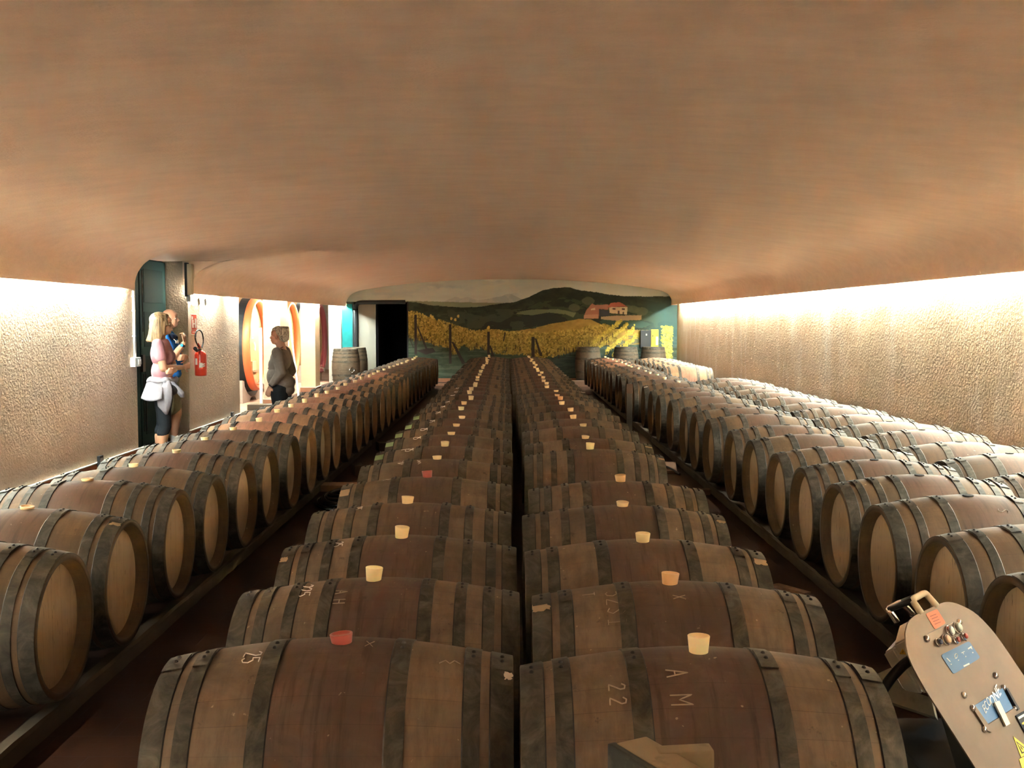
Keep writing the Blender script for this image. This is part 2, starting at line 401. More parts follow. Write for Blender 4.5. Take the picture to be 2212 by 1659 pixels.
# ---- the mural, painted into colour attributes
def paint():
    S = 1.25; U0, U1, V0, V1 = 738, 1462, 596, 836
    w, h = int((U1 - U0) * S), int((V1 - V0) * S)
    uu, vv = np.meshgrid(np.linspace(U0, U1, w), np.linspace(V0, V1, h))
    def fbm(sx, sy, seed, octs=4):
        r = np.random.default_rng(seed); out = np.zeros((h, w)); amp = 1; tot = 0
        for o in range(octs):
            gx, gy = max(2, int((U1 - U0) / sx) + 2), max(2, int((V1 - V0) / sy) + 2)
            g = r.random((gy, gx)); xi = np.linspace(0, gx - 1.001, w); yi = np.linspace(0, gy - 1.001, h)
            x0 = xi.astype(int); y0 = yi.astype(int); fx = (xi - x0); fy = (yi - y0)[:, None]
            fx = fx * fx * (3 - 2 * fx); fy = fy * fy * (3 - 2 * fy)
            a = g[y0][:, x0] * (1 - fx) + g[y0][:, x0 + 1] * fx; b = g[y0 + 1][:, x0] * (1 - fx) + g[y0 + 1][:, x0 + 1] * fx
            out += amp * (a * (1 - fy) + b * fy); tot += amp; amp *= .55; sx /= 2; sy /= 2
        return out / tot
    img = np.zeros((h, w, 3))
    n1, n2, n3 = fbm(120, 26, 1), fbm(30, 16, 2), fbm(9, 7, 3)
    def C(*c): return np.array(c, float)
    def put(mask, c, a=1.0):
        mk = (mask.astype(float) * a)[..., None]; img[:] = img * (1 - mk) + np.asarray(c) * mk
    sky = C(.56, .60, .55) * (0.85 + .3 * n1[..., None])
    img[:] = sky
    blue = np.clip((n1 - .5) * 5 + (1000 - uu) / 250, 0, 1) * np.clip((n2 - .35) * 3, 0, 1); put(blue, C(.27, .40, .46), .75)
    put(np.clip((n2 - .55) * 6, 0, 1) * (uu < 1150), C(.62, .60, .50), .5)
    pass
    def top(points, wob=0, seed=0):
        x = [p[0] for p in points]; y = [p[1] for p in points]
        e = np.interp(uu, x, y)
        if wob: e = e + (fbm(14, 500, seed, 3) - .5) * wob
        return e
    def poly(pts):
        m_ = np.zeros((h, w), bool); n = len(pts)
        for i in range(n):
            x1, y1 = pts[i]; x2, y2 = pts[(i + 1) % n]
            if y1 == y2: continue
            c = ((vv >= min(y1, y2)) & (vv < max(y1, y2)) & (uu < (vv - y1) * (x2 - x1) / (y2 - y1) + x1)); m_ ^= c
        return m_
    def Z3(*p): return [(860 + a / 6.38, 600 + b / 6.38) for a, b in p]
    def Z4(*p): return [(1150 + a / 6.38, 600 + b / 6.38) for a, b in p]
    mt = top([(740, 660), (960, 651)] + Z3((680, 305), (790, 262), (880, 285), (960, 262), (1100, 308), (1250, 290), (1430, 250), (1500, 222), (1560, 222), (1700, 290), (1760, 330)) + [(1160, 700)])
    put((vv > mt) & (uu > 955) & (uu < 1160), C(.40, .44, .43)); put((vv > mt) & (n3 > .5) & (uu > 955) & (uu < 1160), C(.50, .51, .47), .6)
    put((vv > top([(740, 652), (880, 650), (930, 651), (1150, 656), (1462, 656)])) , C(.26, .29, .20))
    put((vv > top([(740, 652), (870, 651), (900, 653), (930, 659), (1000, 664), (1040, 662), (1110, 652), (1150, 640), (1462, 640)], 1.5, 4)), C(.030, .038, .028) + C(.04, .045, .025) * n3[..., None])
    hl = top([(1090, 670), (1105, 660)] + Z4((-100, 300), (0, 240), (150, 170), (300, 140), (500, 130), (650, 175), (850, 195), (1050, 230), (1400, 270), (1700, 340), (1860, 295), (2000, 300)), 1.5, 5)
    put((vv > hl) & (uu > 1095), C(.028, .037, .027) + C(.05, .047, .03) * (n2 * n3)[..., None])
    put((vv > hl + 22) & (uu > 1095) & (n2 > .48), C(.07, .09, .05), .7)
    put(poly(Z3((340, 320), (700, 335), (1100, 372), (1100, 400), (800, 405), (500, 355))), C(.26, .31, .21), .8)
    put(poly(Z4((-200, 470), (0, 436), (350, 430), (600, 480), (560, 545), (450, 500), (200, 478), (0, 515), (-230, 500))), C(.17, .19, .10))
    put(poly(Z4((-700, 560), (0, 520), (200, 480), (450, 545), (470, 590), (0, 680), (-700, 720))), C(.045, .05, .04))
    put((n2 > .52) & (vv > 668) & (vv < 712) & (uu > 930) & (uu < 1160), C(.085, .10, .065), .7)
    for (a, b, r_) in ((1270, 650, 9), (1240, 664, 8), (1368, 668, 8), (1355, 666, 7), (1385, 672, 9)):
        put(((uu - a) / 1.5) ** 2 + (vv - b) ** 2 < r_ * r_ * (.6 + .8 * n3), C(.11, .12, .07), .8)
    # right part: hazy green-blue
    put(np.clip((uu - 1385) / 50, 0, 1) * np.clip((vv - 640) / 20, 0, 1), C(.06, .13, .13), .8)
    # yellow slope
    sl = top(Z3((1500, 745), (1900, 690)) + Z4((0, 690), (250, 635), (450, 600), (640, 565), (800, 572), (900, 620), (1100, 700), (1500, 720)), 2, 8)
    put((vv > sl) & (uu > 1090) & (uu < 1400), C(.38, .26, .07) * (.7 + .6 * n3[..., None]))
    put(poly(Z4((920, 600), (1000, 560), (1500, 590), (1640, 640), (1500, 690), (1200, 660), (950, 630))), C(.05, .09, .07))
    # farm
    put(poly(Z4((940, 535), (1150, 520), (1500, 512), (1500, 578), (1150, 590), (940, 570))), C(.36, .25, .15))
    put(poly(Z4((700, 540), (740, 440), (820, 350), (860, 375), (1040, 365), (1045, 440), (920, 430), (910, 555))), C(.34, .15, .10))
    put(poly(Z4((800, 430), (860, 408), (862, 440), (802, 448))), C(.5, .38, .25))
    put(poly(Z4((705, 510), (905, 500), (905, 560), (705, 560))), C(.42, .22, .14))
    put(poly(Z4((915, 425), (1060, 460), (1060, 520), (915, 530))), C(.06, .06, .07))
    put(poly(Z4((1050, 402), (1302, 402), (1300, 505), (1060, 485))), C(.55, .43, .28))
    put(poly(Z4((1020, 408), (1075, 345), (1200, 334), (1310, 400), (1180, 398))), C(.36, .11, .07))
    for a in ((1098, 415, 1140, 440), (1225, 415, 1270, 442), (1170, 455, 1195, 492), (1235, 470, 1255, 500)):
        put(poly(Z4((a[0], a[1]), (a[2], a[1]), (a[2], a[3]), (a[0], a[3]))), C(.10, .07, .06))
    # grass at the foot
    gt = top(Z3((100, 780), (400, 860), (700, 930), (1200, 960), (2000, 960)) + [(1240, 745), (1462, 745)])
    put((vv > gt), C(.035, .052, .036) + C(.04, .055, .035) * n3[..., None]); put((vv > gt) & (fbm(60, 5, 9, 3) > .56), C(.10, .13, .09), .7)
    put((vv > 770) & (uu > 1190), C(.03, .04, .04), .6)
    put((vv > 725) & (uu > 1290) & (uu < 1462) & (fbm(40, 4, 12, 2) > .5), C(.09, .14, .13), .7)
    # vine bands of leaves
    r = np.random.default_rng(11)
    T = Z3((120, 450), (250, 470), (450, 540), (700, 620), (900, 690), (1100, 725), (1250, 700), (1500, 740), (1900, 745)) + Z4((100, 760), (300, 720), (550, 720), (850, 650), (1000, 640), (1150, 700))
    B = Z3((120, 800), (200, 860), (400, 880), (560, 940), (690, 950), (780, 1080), (900, 900), (1000, 1000), (1150, 960), (1300, 1030), (1500, 1050), (1700, 1050), (1900, 1080)) + Z4((150, 1100), (250, 1100), (450, 1040), (700, 970), (900, 960), (1000, 890), (1150, 880))
    def leaf(x, y, rr, c, asp=1.3, ang=0):
        x0 = int((x - U0) * S); y0 = int((y - V0) * S); k = int(rr * S * 2) + 2
        ya, yb, xa, xb = max(0, y0 - k), min(h, y0 + k), max(0, x0 - k), min(w, x0 + k)
        if ya >= yb or xa >= xb: return
        du = uu[ya:yb, xa:xb] - x; dv = vv[ya:yb, xa:xb] - y
        p = du * math.cos(ang) + dv * math.sin(ang); q = -du * math.sin(ang) + dv * math.cos(ang)
        mk = (p ** 2 * asp * asp + q ** 2) < rr * rr
        img[ya:yb, xa:xb][mk] = c
    tx = [p[0] for p in T]; ty = [p[1] for p in T]; bx_ = [p[0] for p in B]; by = [p[1] for p in B]
    put((vv > np.interp(uu, tx, ty) + 3) & (vv < np.interp(uu, bx_, by) - 6) & (uu > 880) & (uu < 1330), C(.14, .10, .025), .85)
    for i in range(5200):
        x = r.uniform(881, 1330); a, b = np.interp(x, tx, ty), np.interp(x, bx_, by)
        q = r.random(); y = a + (b - a) * q
        s_ = r.uniform(.5, 1.0) * (1.15 - .35 * q)
        c = C(.54, .39, .10) * s_ if r.random() < .70 else C(.34, .26, .06) * s_
        leaf(x, y, r.uniform(1.3, 3.1), c, r.uniform(1.1, 1.9), r.uniform(-1, 1))
    for i in range(900):        # receding rows at the right
        k = r.integers(0, 4); q = r.random(); x = 1322 + q * 62 - k * 14; y = 760 - q * 50 - k * 9 + r.normal(0, 3) + 8
        leaf(x, y, r.uniform(1.2, 2.6), C(.66, .52, .10) * r.uniform(.5, 1), 1.5, r.uniform(-1, 1))
    for i in range(420):
        x = r.uniform(1428, 1452); y = r.uniform(704, 775); leaf(x, y, r.uniform(1.5, 3.2), C(.56, .56, .14) * r.uniform(.45, 1), 1.6, -.8)
    for (x, y) in Z3((735, 560), (790, 578), (830, 525), (450, 520), (478, 538), (1250, 680), (1240, 690)): leaf(x, y, 3.2, C(.62, .45, .12))
    for i in range(60):         # vine stems
        x = r.uniform(885, 1330); y = np.interp(x, bx_, by) - r.uniform(0, 20)
        put(np.abs(uu - x - 2 * np.sin(vv / 5 + i)) + 0 * vv < .8 if False else ((np.abs(uu - x) < .9) & (vv > y) & (vv < y + 9)), C(.05, .035, .025), .8)
    def post(x, y0, y1, wd): put((np.abs(uu - x) < wd / 2) & (vv > y0) & (vv < y1), C(.055, .042, .038))
    for (a, b, c, wd) in ((240, 510, 1050, 5.5), (720, 640, 1180, 6), (1245, 740, 1080, 5), (1860, 810, 1100, 7)): post(860 + a / 6.38, 600 + b / 6.38, 600 + c / 6.38, wd)
    for L_ in (Z3((255, 670), (275, 670), (410, 1000), (385, 1010)), Z3((735, 880), (765, 880), (930, 1180), (880, 1190)), Z3((1255, 930), (1275, 930), (1330, 1080), (1290, 1080)), Z3((1880, 830), (1905, 830), (1990, 1080), (1950, 1080)), Z3((130, 790), (140, 790), (215, 960), (205, 965)), Z3((240, 1000), (480, 960), (520, 1020), (380, 1055)), Z3((1465, 750), (1485, 750), (1460, 870), (1445, 870))):
        put(poly(L_), C(.05, .04, .036))
    # left edge beyond the opening, blue green paint
    put((uu < 768) & (vv > 657), C(.012, .19, .20) * (.9 + .3 * n3[..., None])); put((uu >= 762) & (uu < 882) & (vv > 652), C(.03, .03, .035))
    return np.clip(img, 0, 1), U0, U1, V0, V1, w, h
img, U0, U1, V0, V1, w, h = paint()
K = YB / F
def ceil_h(x):
    P = profL + prof_mid + profR
    return float(np.interp(x, [p[0] for p in P], [p[1] for p in P]))
def mural_panel(x0, x1, z0, ztop, step=1 / 80.9 / 1.25):
    nx = max(2, int((x1 - x0) / step)); xs = np.linspace(x0, x1, nx)
    nz = max(2, int((max(ztop(x) for x in (x0, (x0 + x1) / 2, x1)) - z0) / step)); vs = []; cols = []
    for x in xs:
        zt = ztop(x)
        for k in range(nz):
            z = z0 + (zt - z0) * k / (nz - 1); vs.append((x, YB - .012, z))
            px = (1103 + x / K - U0) / (U1 - U0) * (w - 1); py = (691.5 - (z - EYE) / K - V0) / (V1 - V0) * (h - 1)
            cols.append(img[int(min(max(py, 0), h - 1)), int(min(max(px, 0), w - 1))])
    fs = [(i * nz + k, (i + 1) * nz + k, (i + 1) * nz + k + 1, i * nz + k + 1) for i in range(nx - 1) for k in range(nz - 1)]
    return vs, fs, cols
V, Fc, Cc = [], [], []
topf = lambda x: min(ceil_h(x), 2.80) + .0 if abs(x) < 4.28 else (2.29)
for (a, b, c, d) in ((OX1, 4.275, .10, topf), (4.275, XR - .001, .10, lambda x: 2.05), (OX0, OX1, OZ, topf), (-4.37, OX0, .0, topf), (XL + .001, -4.37, .0, lambda x: 2.01)):
    v_, f_, c_ = mural_panel(a, b, c, d); o_ = len(V); V += v_; Cc += c_; Fc += [tuple(i + o_ for i in q) for q in f_]
me = bpy.data.meshes.new('mural'); me.from_pydata(V, [], Fc)
ca = me.color_attributes.new('paint', 'FLOAT_COLOR', 'POINT'); ca.data.foreach_set('color', np.c_[np.array(Cc), np.ones(len(Cc))].astype(np.float32).ravel())
mmu = mat('mural_paint', (.5, .5, .5), .8, spec=.2); t = NT(mmu); an = t.n('ShaderNodeVertexColor', layer_name='paint'); t.base(an.outputs[0])
tag(obj('mural', me, mmu), 'painted mural of a yellow vineyard, dark hill and farmhouse covering the end wall', 'mural')
struct('baseboard_back', bx(OX1, XR - .02, YB - .03, YB, 0, .10), M['skirting'])

# ---- green double door in the recess
d = struct('door_1', bx(XL2 - .06, XL2 - .01, 12.95, 15.05, 0, 2.46), M['green_dark'])
for (ya, yb) in ((12.97, 13.94), (13.98, 15.03)):
    leaf = obj('door_leaf', bx(XL2 - .01, XL2 + .03, ya, yb, .01, 2.44, bev=.006), M['green_door'], d)
    for (za, zb) in ((.15, .62), (.74, 1.18), (1.30, 1.76), (1.88, 2.32)):
        bm = newbm(); box(bm, XL2 + .028, XL2 + .036, ya + .14, yb - .14, za, zb, bev=.004)
        obj('door_panel', bm, M['green_dark'], leaf)
bm = newbm()
for y in (14.02, 14.10): tube(bm, [(XL2 + .05, y, .2), (XL2 + .05, y, .95)], .008)
tube(bm, [(XL2 + .05, 14.02, 1.5), (XL2 + .05, 14.02, 2.3)], .008); box(bm, XL2 + .03, XL2 + .06, 13.96, 14.06, .98, 1.2)
obj('door_bolt', bm, M['black'], d)

# ---- cask room beyond the arcade
struct('floor_cask_room', bx(-11, XL2, 15.3, 36, -.1, .001), M['floor2'])
struct('wall_cask_room', bx(-11.2, -11, 15.2, 36, 0, 3.4), M['plain'])
struct('wall_cask_room_end', bx(-11, XL2, 36, 36.2, 0, 3.4), M['grey_plaster'])
struct('wall_cask_room_near', bx(-11, XL2 - .001, 15.1, 15.3, 0, 3.4), M['plain'])
struct('ceiling_cask_room', bx(-11.2, XL2, 15.1, 36.2, 3.4, 3.5), M['plain'])
struct('wall_corner_end', bx(XL2, XL, YB + .3, 36, 0, 3.4), M['grey_plaster'])

# ------------------------------------------------------------------ lamps
NB = {1: 0, -1: 0}
NUM = 'first second third fourth fifth sixth seventh eighth ninth tenth eleventh twelfth thirteenth fourteenth fifteenth sixteenth seventeenth eighteenth nineteenth twentieth'.split()
def batten(x, y, z, s, L=1.5):
    NB[s] += 1
    t_ = thing('fluorescent_lamp', 'lit fluorescent batten behind the %s cove, %s in its line' % ('right' if s > 0 else 'left', NUM[NB[s] - 1]), 'lamp', (x, y, z), group='cove lamps along the %s wall' % ('right' if s > 0 else 'left'))
    obj('lamp_housing', bx(-.018, .022, -L / 2, L / 2, .05, .09), M['beige_metal'], t_)
    obj('tube', solid([(-L / 2 + .03, .012), (L / 2 - .03, .012)], 10, 'Y'), M['tube'], t_)
k = -7
while 10.27 + 1.715 * k < 28:
    y = 10.27 + 1.715 * k
    batten(4.416, y, 2.118, 1)
    k += 1
for y in [10.0 - 1.715 * i for i in range(-1, 8)] + [15.75, 17.9 ] + [17.9 + 1.715 * i for i in range(1, 7)]:
    if GAP0 - .75 < y < GAP1 + .75: continue
    batten(-4.466, y, 2.056, -1)
for x, y, wh in ((-6.9, 17.2, 'nearest of five'), (-6.6, 19.9, 'second of five'), (-6.6, 23.7, 'middle of five'), (-6.6, 27.4, 'fourth of five'), (-6.2, 31.0, 'farthest of five')) if True else ((-6.9, 17.2), (-6.6, 19.9), (-6.6, 23.7), (-6.6, 27.4), (-6.2, 31.0)):
    t_ = thing('ceiling_light', 'lit ceiling lamp above the big casks in the side room, ' + wh, 'lamp', (x, y, 3.4), group='ceiling lamps of the cask room')
    obj('lamp_housing', bx(-.16, .16, -.62, .62, -.06, -.0), M['white_plastic'], t_)
    obj('diffuser', bx(-.14, .14, -.6, .6, -.075, -.06), M['lamp'], t_)

# ------------------------------------------------------------------ barrels
BL, RB, RH = .475, .345, .288    # half length, belly radius, radius at the ends
def rad(x): return RB - (RB - RH) * (abs(x) / BL) ** 1.75
N = 56
bm = newbm()
xs = [-BL + 2 * BL * i / 22 for i in range(23)]
pr = [(-BL + .060, RH - .060), (-BL + .055, RH - .036), (-BL, RH - .024)] + [(x, rad(x)) for x in xs] + [(BL, RH - .024), (BL - .055, RH - .036), (BL - .060, RH - .060)]
lathe(bm, pr, N, 'X')
me_st = bpy.data.meshes.new('staves'); bmesh.ops.recalc_face_normals(bm, faces=bm.faces); bm.to_mesh(me_st); bm.free()
me_st.polygons.foreach_set('use_smooth', [True] * len(me_st.polygons))
def mk(name, bm, m=None, smooth=False):
    me = bpy.data.meshes.new(name); bmesh.ops.recalc_face_normals(bm, faces=bm.faces); bm.to_mesh(me); bm.free()
    if m: me.materials.append(m)
    if smooth: me.polygons.foreach_set('use_smooth', [True] * len(me.polygons))
    return me
me_hd = mk('head', solid([(BL - .070, RH - .038), (BL - .055, RH - .038)], 48, 'X'), M['head'])
def hoop_mesh(x0, x1):
    e = .0035; bm = newbm()
    lathe(bm, [(x0, rad(x0) + e), ((x0 + x1) / 2, rad((x0 + x1) / 2) + e), (x1, rad(x1) + e), (x1, rad(x1) - .001), (x0, rad(x0) - .001)], N, 'X', closed=True)
    # lapped end with two rivets on top
    a0, a1 = PI / 2 - .05, PI / 2 + .26
    lathe(bm, [(x0 + .001, rad(x0) + e), (x0 + .001, rad(x0) + 2.2 * e), (x1 - .001, rad(x1) + 2.2 * e), (x1 - .001, rad(x1) + e)], 6, 'X', arc=a1 - a0, a0=a0)
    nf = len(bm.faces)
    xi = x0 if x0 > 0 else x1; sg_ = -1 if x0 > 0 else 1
    lathe(bm, [(xi, rad(xi) + e * .8), (xi + sg_ * .0035, rad(xi) + .0012)], N, 'X')  # dark band along the hoop's inner edge: dirt and shade put in as colour
    for a in (a0 + .07, a0 + .17):
        xm = (x0 + x1) / 2; r = rad(xm) + 2.2 * e
        c = Vector((xm, r * math.cos(a), r * math.sin(a))); nrm = Vector((0, math.cos(a), math.sin(a)))
        Mx = Matrix.Translation(c) @ nrm.to_track_quat('Z', 'Y').to_matrix().to_4x4()
        solid([(0, .0065), (.004, .005), (.006, .0025)], 8, 'Z', Mx, bm)
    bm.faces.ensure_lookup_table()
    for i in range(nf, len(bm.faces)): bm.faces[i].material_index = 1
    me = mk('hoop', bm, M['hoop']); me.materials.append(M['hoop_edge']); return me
SETS = {'six': [(.415, .474), (.345, .388), (.150, .198)],
        'eight': [(.418, .474), (.355, .392), (.262, .298), (.145, .188)],
        'sixb': [(.412, .474), (.315, .352), (.165, .210)]}
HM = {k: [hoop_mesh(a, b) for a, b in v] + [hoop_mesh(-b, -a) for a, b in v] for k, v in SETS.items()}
def bung_mesh(hh, m, rt=.030, rb=.0255):
    return mk('bung', solid([(-.02, rb - .002), (0, rb), (hh * .97, rt), (hh, rt - .001), (hh, rt - .006), (hh - .004, rt - .008)], 20), m, True)
BM = {'tall': bung_mesh(.044, M['bung']), 'mid': bung_mesh(.033, M['bung']), 'low': bung_mesh(.021, M['bung']), 'flat': bung_mesh(.013, M['bung_tan'], .033, .03),
      'tan': bung_mesh(.036, M['bung_tan']), 'red': bung_mesh(.024, M['bung_red'], .032, .028), 'redtall': bung_mesh(.036, M['bung_red'])}
bm = newbm(); lathe(bm, [(.0035, .004), (.0035, .026), (-.008, .028)], 20); me_hole = mk('bung_hole', bm, M['hole'])
BUNGWORD = {'tall': 'tall cream bung', 'mid': 'cream bung', 'low': 'low cream bung', 'flat': 'flat amber bung', 'tan': 'amber bung', 'red': 'flat red bung', 'redtall': 'red bung', None: 'open bung hole'}

def onbarrel(x, a, lift=.0015):  # a: angle from the top towards the viewer (-Y)
    r = rad(x) + lift; return Vector((x, -r * math.sin(a), r * math.cos(a)))
STROKE = {'2': [[(0, .8), (.2, 1), (.5, .95), (.55, .7), (.3, .4), (0, .02), (.6, 0)]], '5': [[(.6, 1), (.1, 1), (.05, .6), (.35, .65), (.6, .4), (.5, .1), (.2, 0), (0, .12)]],
          'A': [[(0, 0), (.3, 1), (.6, 0)], [(.12, .4), (.48, .4)]], 'H': [[(0, 0), (0, 1)], [(.5, 0), (.5, 1)], [(0, .5), (.5, .5)]], 'M': [[(0, 0), (0, 1), (.3, .4), (.6, 1), (.6, 0)]],
          'X': [[(0, 0), (.6, 1)], [(0, 1), (.6, 0)]], 'I': [[(.25, 0), (.25, 1)], [(.05, 1), (.45, 1)], [(.05, 0), (.45, 0)]], 'T': [[(.3, 0), (.3, 1)], [(0, 1), (.6, 1)]],
          'S': [[(.55, .85), (.3, 1), (.05, .8), (.5, .3), (.3, 0), (0, .12)]], 'V': [[(0, 0), (.3, 1)], [(.3, 1), (.6, 0)]], '8': [[(.3, .5), (.05, .75), (.3, 1), (.55, .75), (.3, .5), (0, .25), (.3, 0), (.6, .25), (.3, .5)]],
          '>': [[(-.9, .5), (.5, .5)], [(.1, .15), (.55, .5), (.1, .85), (.1, .15)]], '~': [[(-.6, .2), (-.2, .6), (.1, .3), (.4, .7), (.8, .4)]]}
def chalk(parent, txt, x, a, size=.05, turn=True, m='chalk', gap=.78, r=.0016):
    bm = newbm(); R0 = RB
    for i, ch in enumerate(txt):
        for s in STROKE[ch]:
            P = []
            for (p, q) in s:
                u_, v_ = (i * gap + p) * size, q * size * 1.15
                P.append((x + v_, a + u_ / R0) if turn else (x + u_, a - v_ / R0))
            pp = []
            for (c, d_) in zip(P, P[1:]):
                for k in range(4): pp.append((c[0] + (d_[0] - c[0]) * k / 4, c[1] + (d_[1] - c[1]) * k / 4))
            pp.append(P[-1]); tube(bm, [onbarrel(c, d_) for c, d_ in pp], r, 5)
    o = obj('chalk_mark', bm, M[m], parent); return o
def sticker(parent, x0, x1, a0, a1, m, ragged=0, lift=.0055, name='paper_label'):
    bm = newbm(); nx, na = 6, 6; rows = []
    for i in range(nx + 1):
        row = []
        for j in range(na + 1):
            jx = random.uniform(-1, 1) * ragged * (i in (0, nx)); ja = random.uniform(-1, 1) * ragged * 3 * (j in (0, na))
            x = x0 + (x1 - x0) * i / nx + jx; x = max(-BL, min(BL, x))
            row.append(bm.verts.new(onbarrel(x, a0 + (a1 - a0) * j / na + ja, lift)))
        rows.append(row)
    for i in range(nx):
        for j in range(na): bm.faces.new((rows[i][j], rows[i + 1][j], rows[i + 1][j + 1], rows[i][j + 1]))
    g = bmesh.ops.solidify(bm, geom=bm.faces[:], thickness=.0008)
    return obj(name, bm, m, parent)

ORD = 'first second third fourth fifth sixth seventh eighth ninth tenth eleventh twelfth thirteenth fourteenth fifteenth sixteenth seventeenth eighteenth nineteenth'.split()
ROWN = {'L': 'far left row', 'ML': 'centre left row', 'MR': 'centre right row', 'R1': 'second row from right', 'R2': 'far right row'}
def barrel(row, X, Y, crest, hs, bung, m, nth, total, yaw=0, roll=0, extra=None):
    if nth < 17: where = '%s from front' % ORD[nth]
    else: where = '%s from mural end' % ORD[min(18, total - 1 - nth)]
    kind = 'bright oak barrel' if m == 'oak_new' else 'oak wine barrel'
    root = thing('wine_barrel', '%s with %s, %s of %s' % (kind, BUNGWORD[bung], where, ROWN[row]), 'barrel', (X, Y, crest - RB), (roll, 0, yaw), group='barrels of the ' + ROWN[row])
    parts(root, hs, bung, m); return root
def parts(root, hs, bung, m):
    s = obj('staves', me_st, None, root)
    if not me_st.materials: me_st.materials.append(M['oak'])
    s.material_slots[0].link = 'OBJECT'; s.material_slots[0].material = M[m]
    obj('barrel_head', me_hd, None, root); obj('barrel_head', me_hd, None, root, rot=(0, 0, PI))
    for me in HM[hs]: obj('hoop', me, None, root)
    jit = random.uniform(-.03, .03)
    if bung: obj('bung', BM[bung], None, root, loc=(jit, 0, rad(jit) - .001), rot=(random.uniform(-.08, .08), random.uniform(-.1, .1), 0))
    else: obj('bung_hole', me_hole, None, root, loc=(jit, 0, rad(jit)))

ROWS = {}
YML = [2.93, 3.65, 4.38, 5.12, 6.02, 6.78, 7.49, 8.20, 8.91, 9.66] + [10.55 + .735 * i for i in range(22)]
YMR = [2.84, 3.55, 4.27, 5.06, 5.82, 7.34, 8.06, 8.86, 9.62, 10.42, 11.14] + [11.88 + .735 * i for i in range(20)]
YL = [4.28, 5.02, 5.78, 6.48, 7.18, 7.92, 8.70, 9.44, 10.17, 10.87, 11.58] + [12.31 + .732 * i for i in range(19)]
YR1 = [3.90, 4.62, 5.35, 6.07, 6.79, 7.52, 8.33, 9.07, 10.03, 10.76, 11.48, 12.52, 13.4, 14.15, 15.1, 16.2] + [17.1 + .74 * i for i in range(12)]
YR2 = [5.62, 6.34, 7.05, 7.83, 8.58, 9.30, 10.12, 10.87, 11.6, 12.5, 13.23, 14.0, 14.75, 15.5, 16.4] + [20.9 + .74 * i for i in range(7)]
CREST = {('ML', 3): .775, ('ML', 4): .77, ('L', 2): .785, ('L', 3): .765, ('R1', 3): .775, ('L', 1): .765}
bung_ML = ['red', 'tall', 'tall', 'mid', 'redtall', 'low', 'mid', 'low', 'low', 'low', 'mid', 'mid', 'tall', 'tall', 'tall', 'tall', 'low']
bung_MR = ['tall', 'tan', 'mid', 'low', 'tan', 'tall', 'low', 'low', 'mid', 'mid', 'mid', 'tan', 'low', 'low']
hoop_ML = ['six', 'eight', 'eight', 'eight', 'six', 'six', 'six', 'six', 'sixb', 'eight']
hoop_MR = ['six', 'six', 'six', 'eight', 'eight', 'eight', 'six', 'six', 'six', 'eight']
for row, ys in (('ML', YML), ('MR', YMR), ('L', YL), ('R1', YR1), ('R2', YR2)):
    ROWS[row] = []
    for i, y in enumerate(ys):
        if row == 'ML':
            X = -.465 + (.02 if i in (1, 2) else 0) + (-.0 if y < 14 else -.04 * min(1, (y - 14) / 10)) + random.uniform(-.008, .008)
            hs = hoop_ML[i] if i < len(hoop_ML) else random.choice(['six', 'eight']); b = bung_ML[i] if i < len(bung_ML) else random.choice(['mid', 'tall', 'low', 'mid']); mt = 'oak'
            if y > 14: X -= .015
        elif row == 'MR':
            X = {0: .495, 1: .545, 2: .53, 3: .53, 4: .565}.get(i, .575) + random.uniform(-.008, .008)
            if y > 11: X = .56 - .02 * (y - 11) / 3
            if y > 14: X = .50 - .05 * (y - 14) / 12
            hs = hoop_MR[i] if i < len(hoop_MR) else random.choice(['six', 'eight']); b = bung_MR[i] if i < len(bung_MR) else random.choice(['mid', 'low', 'mid']); mt = 'oak'
        elif row == 'L':
            X = -2.27 + .005 * i + random.uniform(-.012, .012)
            if i > 14: X = -2.2 + random.uniform(-.012, .012)
            hs = ['eight', 'six', 'eight', 'six', 'eight', 'eight', 'eight', 'sixb'][i] if i < 8 else random.choice(['six', 'sixb'])
            b = ['flat', 'flat', 'flat', 'low', 'low', 'low', 'low', 'mid'][i] if i < 8 else random.choice(['mid', 'tall', 'mid'])
            mt = 'oak_r' if i < 7 or i > 19 else 'oak_new'
        elif row == 'R1':
            X = 2.325 + random.uniform(-.015, .015) - (0 if y < 16 else .10 * min(1, (y - 16) / 9))
            hs = 'eight' if i in (3, 4, 7) else random.choice(['sixb', 'six', 'sixb']); b = None if i < 14 else random.choice(['mid', 'low']); mt = 'oak_r'
            if i > 20 and i % 3: mt = 'oak_new'
        else:
            X = 3.305 + random.uniform(-.015, .015) + (.12 if y > 18 else 0)
            hs = random.choice(['eight', 'six']); b = None; mt = 'oak_dusty' if y < 18 else 'oak_new'
        crest = CREST.get((row, i), .77 + random.uniform(-.008, .008))
        r_ = barrel(row, X, y, crest, hs, b, mt, i, len(ys), random.uniform(-.012, .012), random.uniform(-.05, .05))
        ROWS[row].append(r_)
A = ROWS['ML']; B = ROWS['MR']
for r_ in (A[0], A[1], B[0], B[1]): r_.rotation_euler[0] = 0
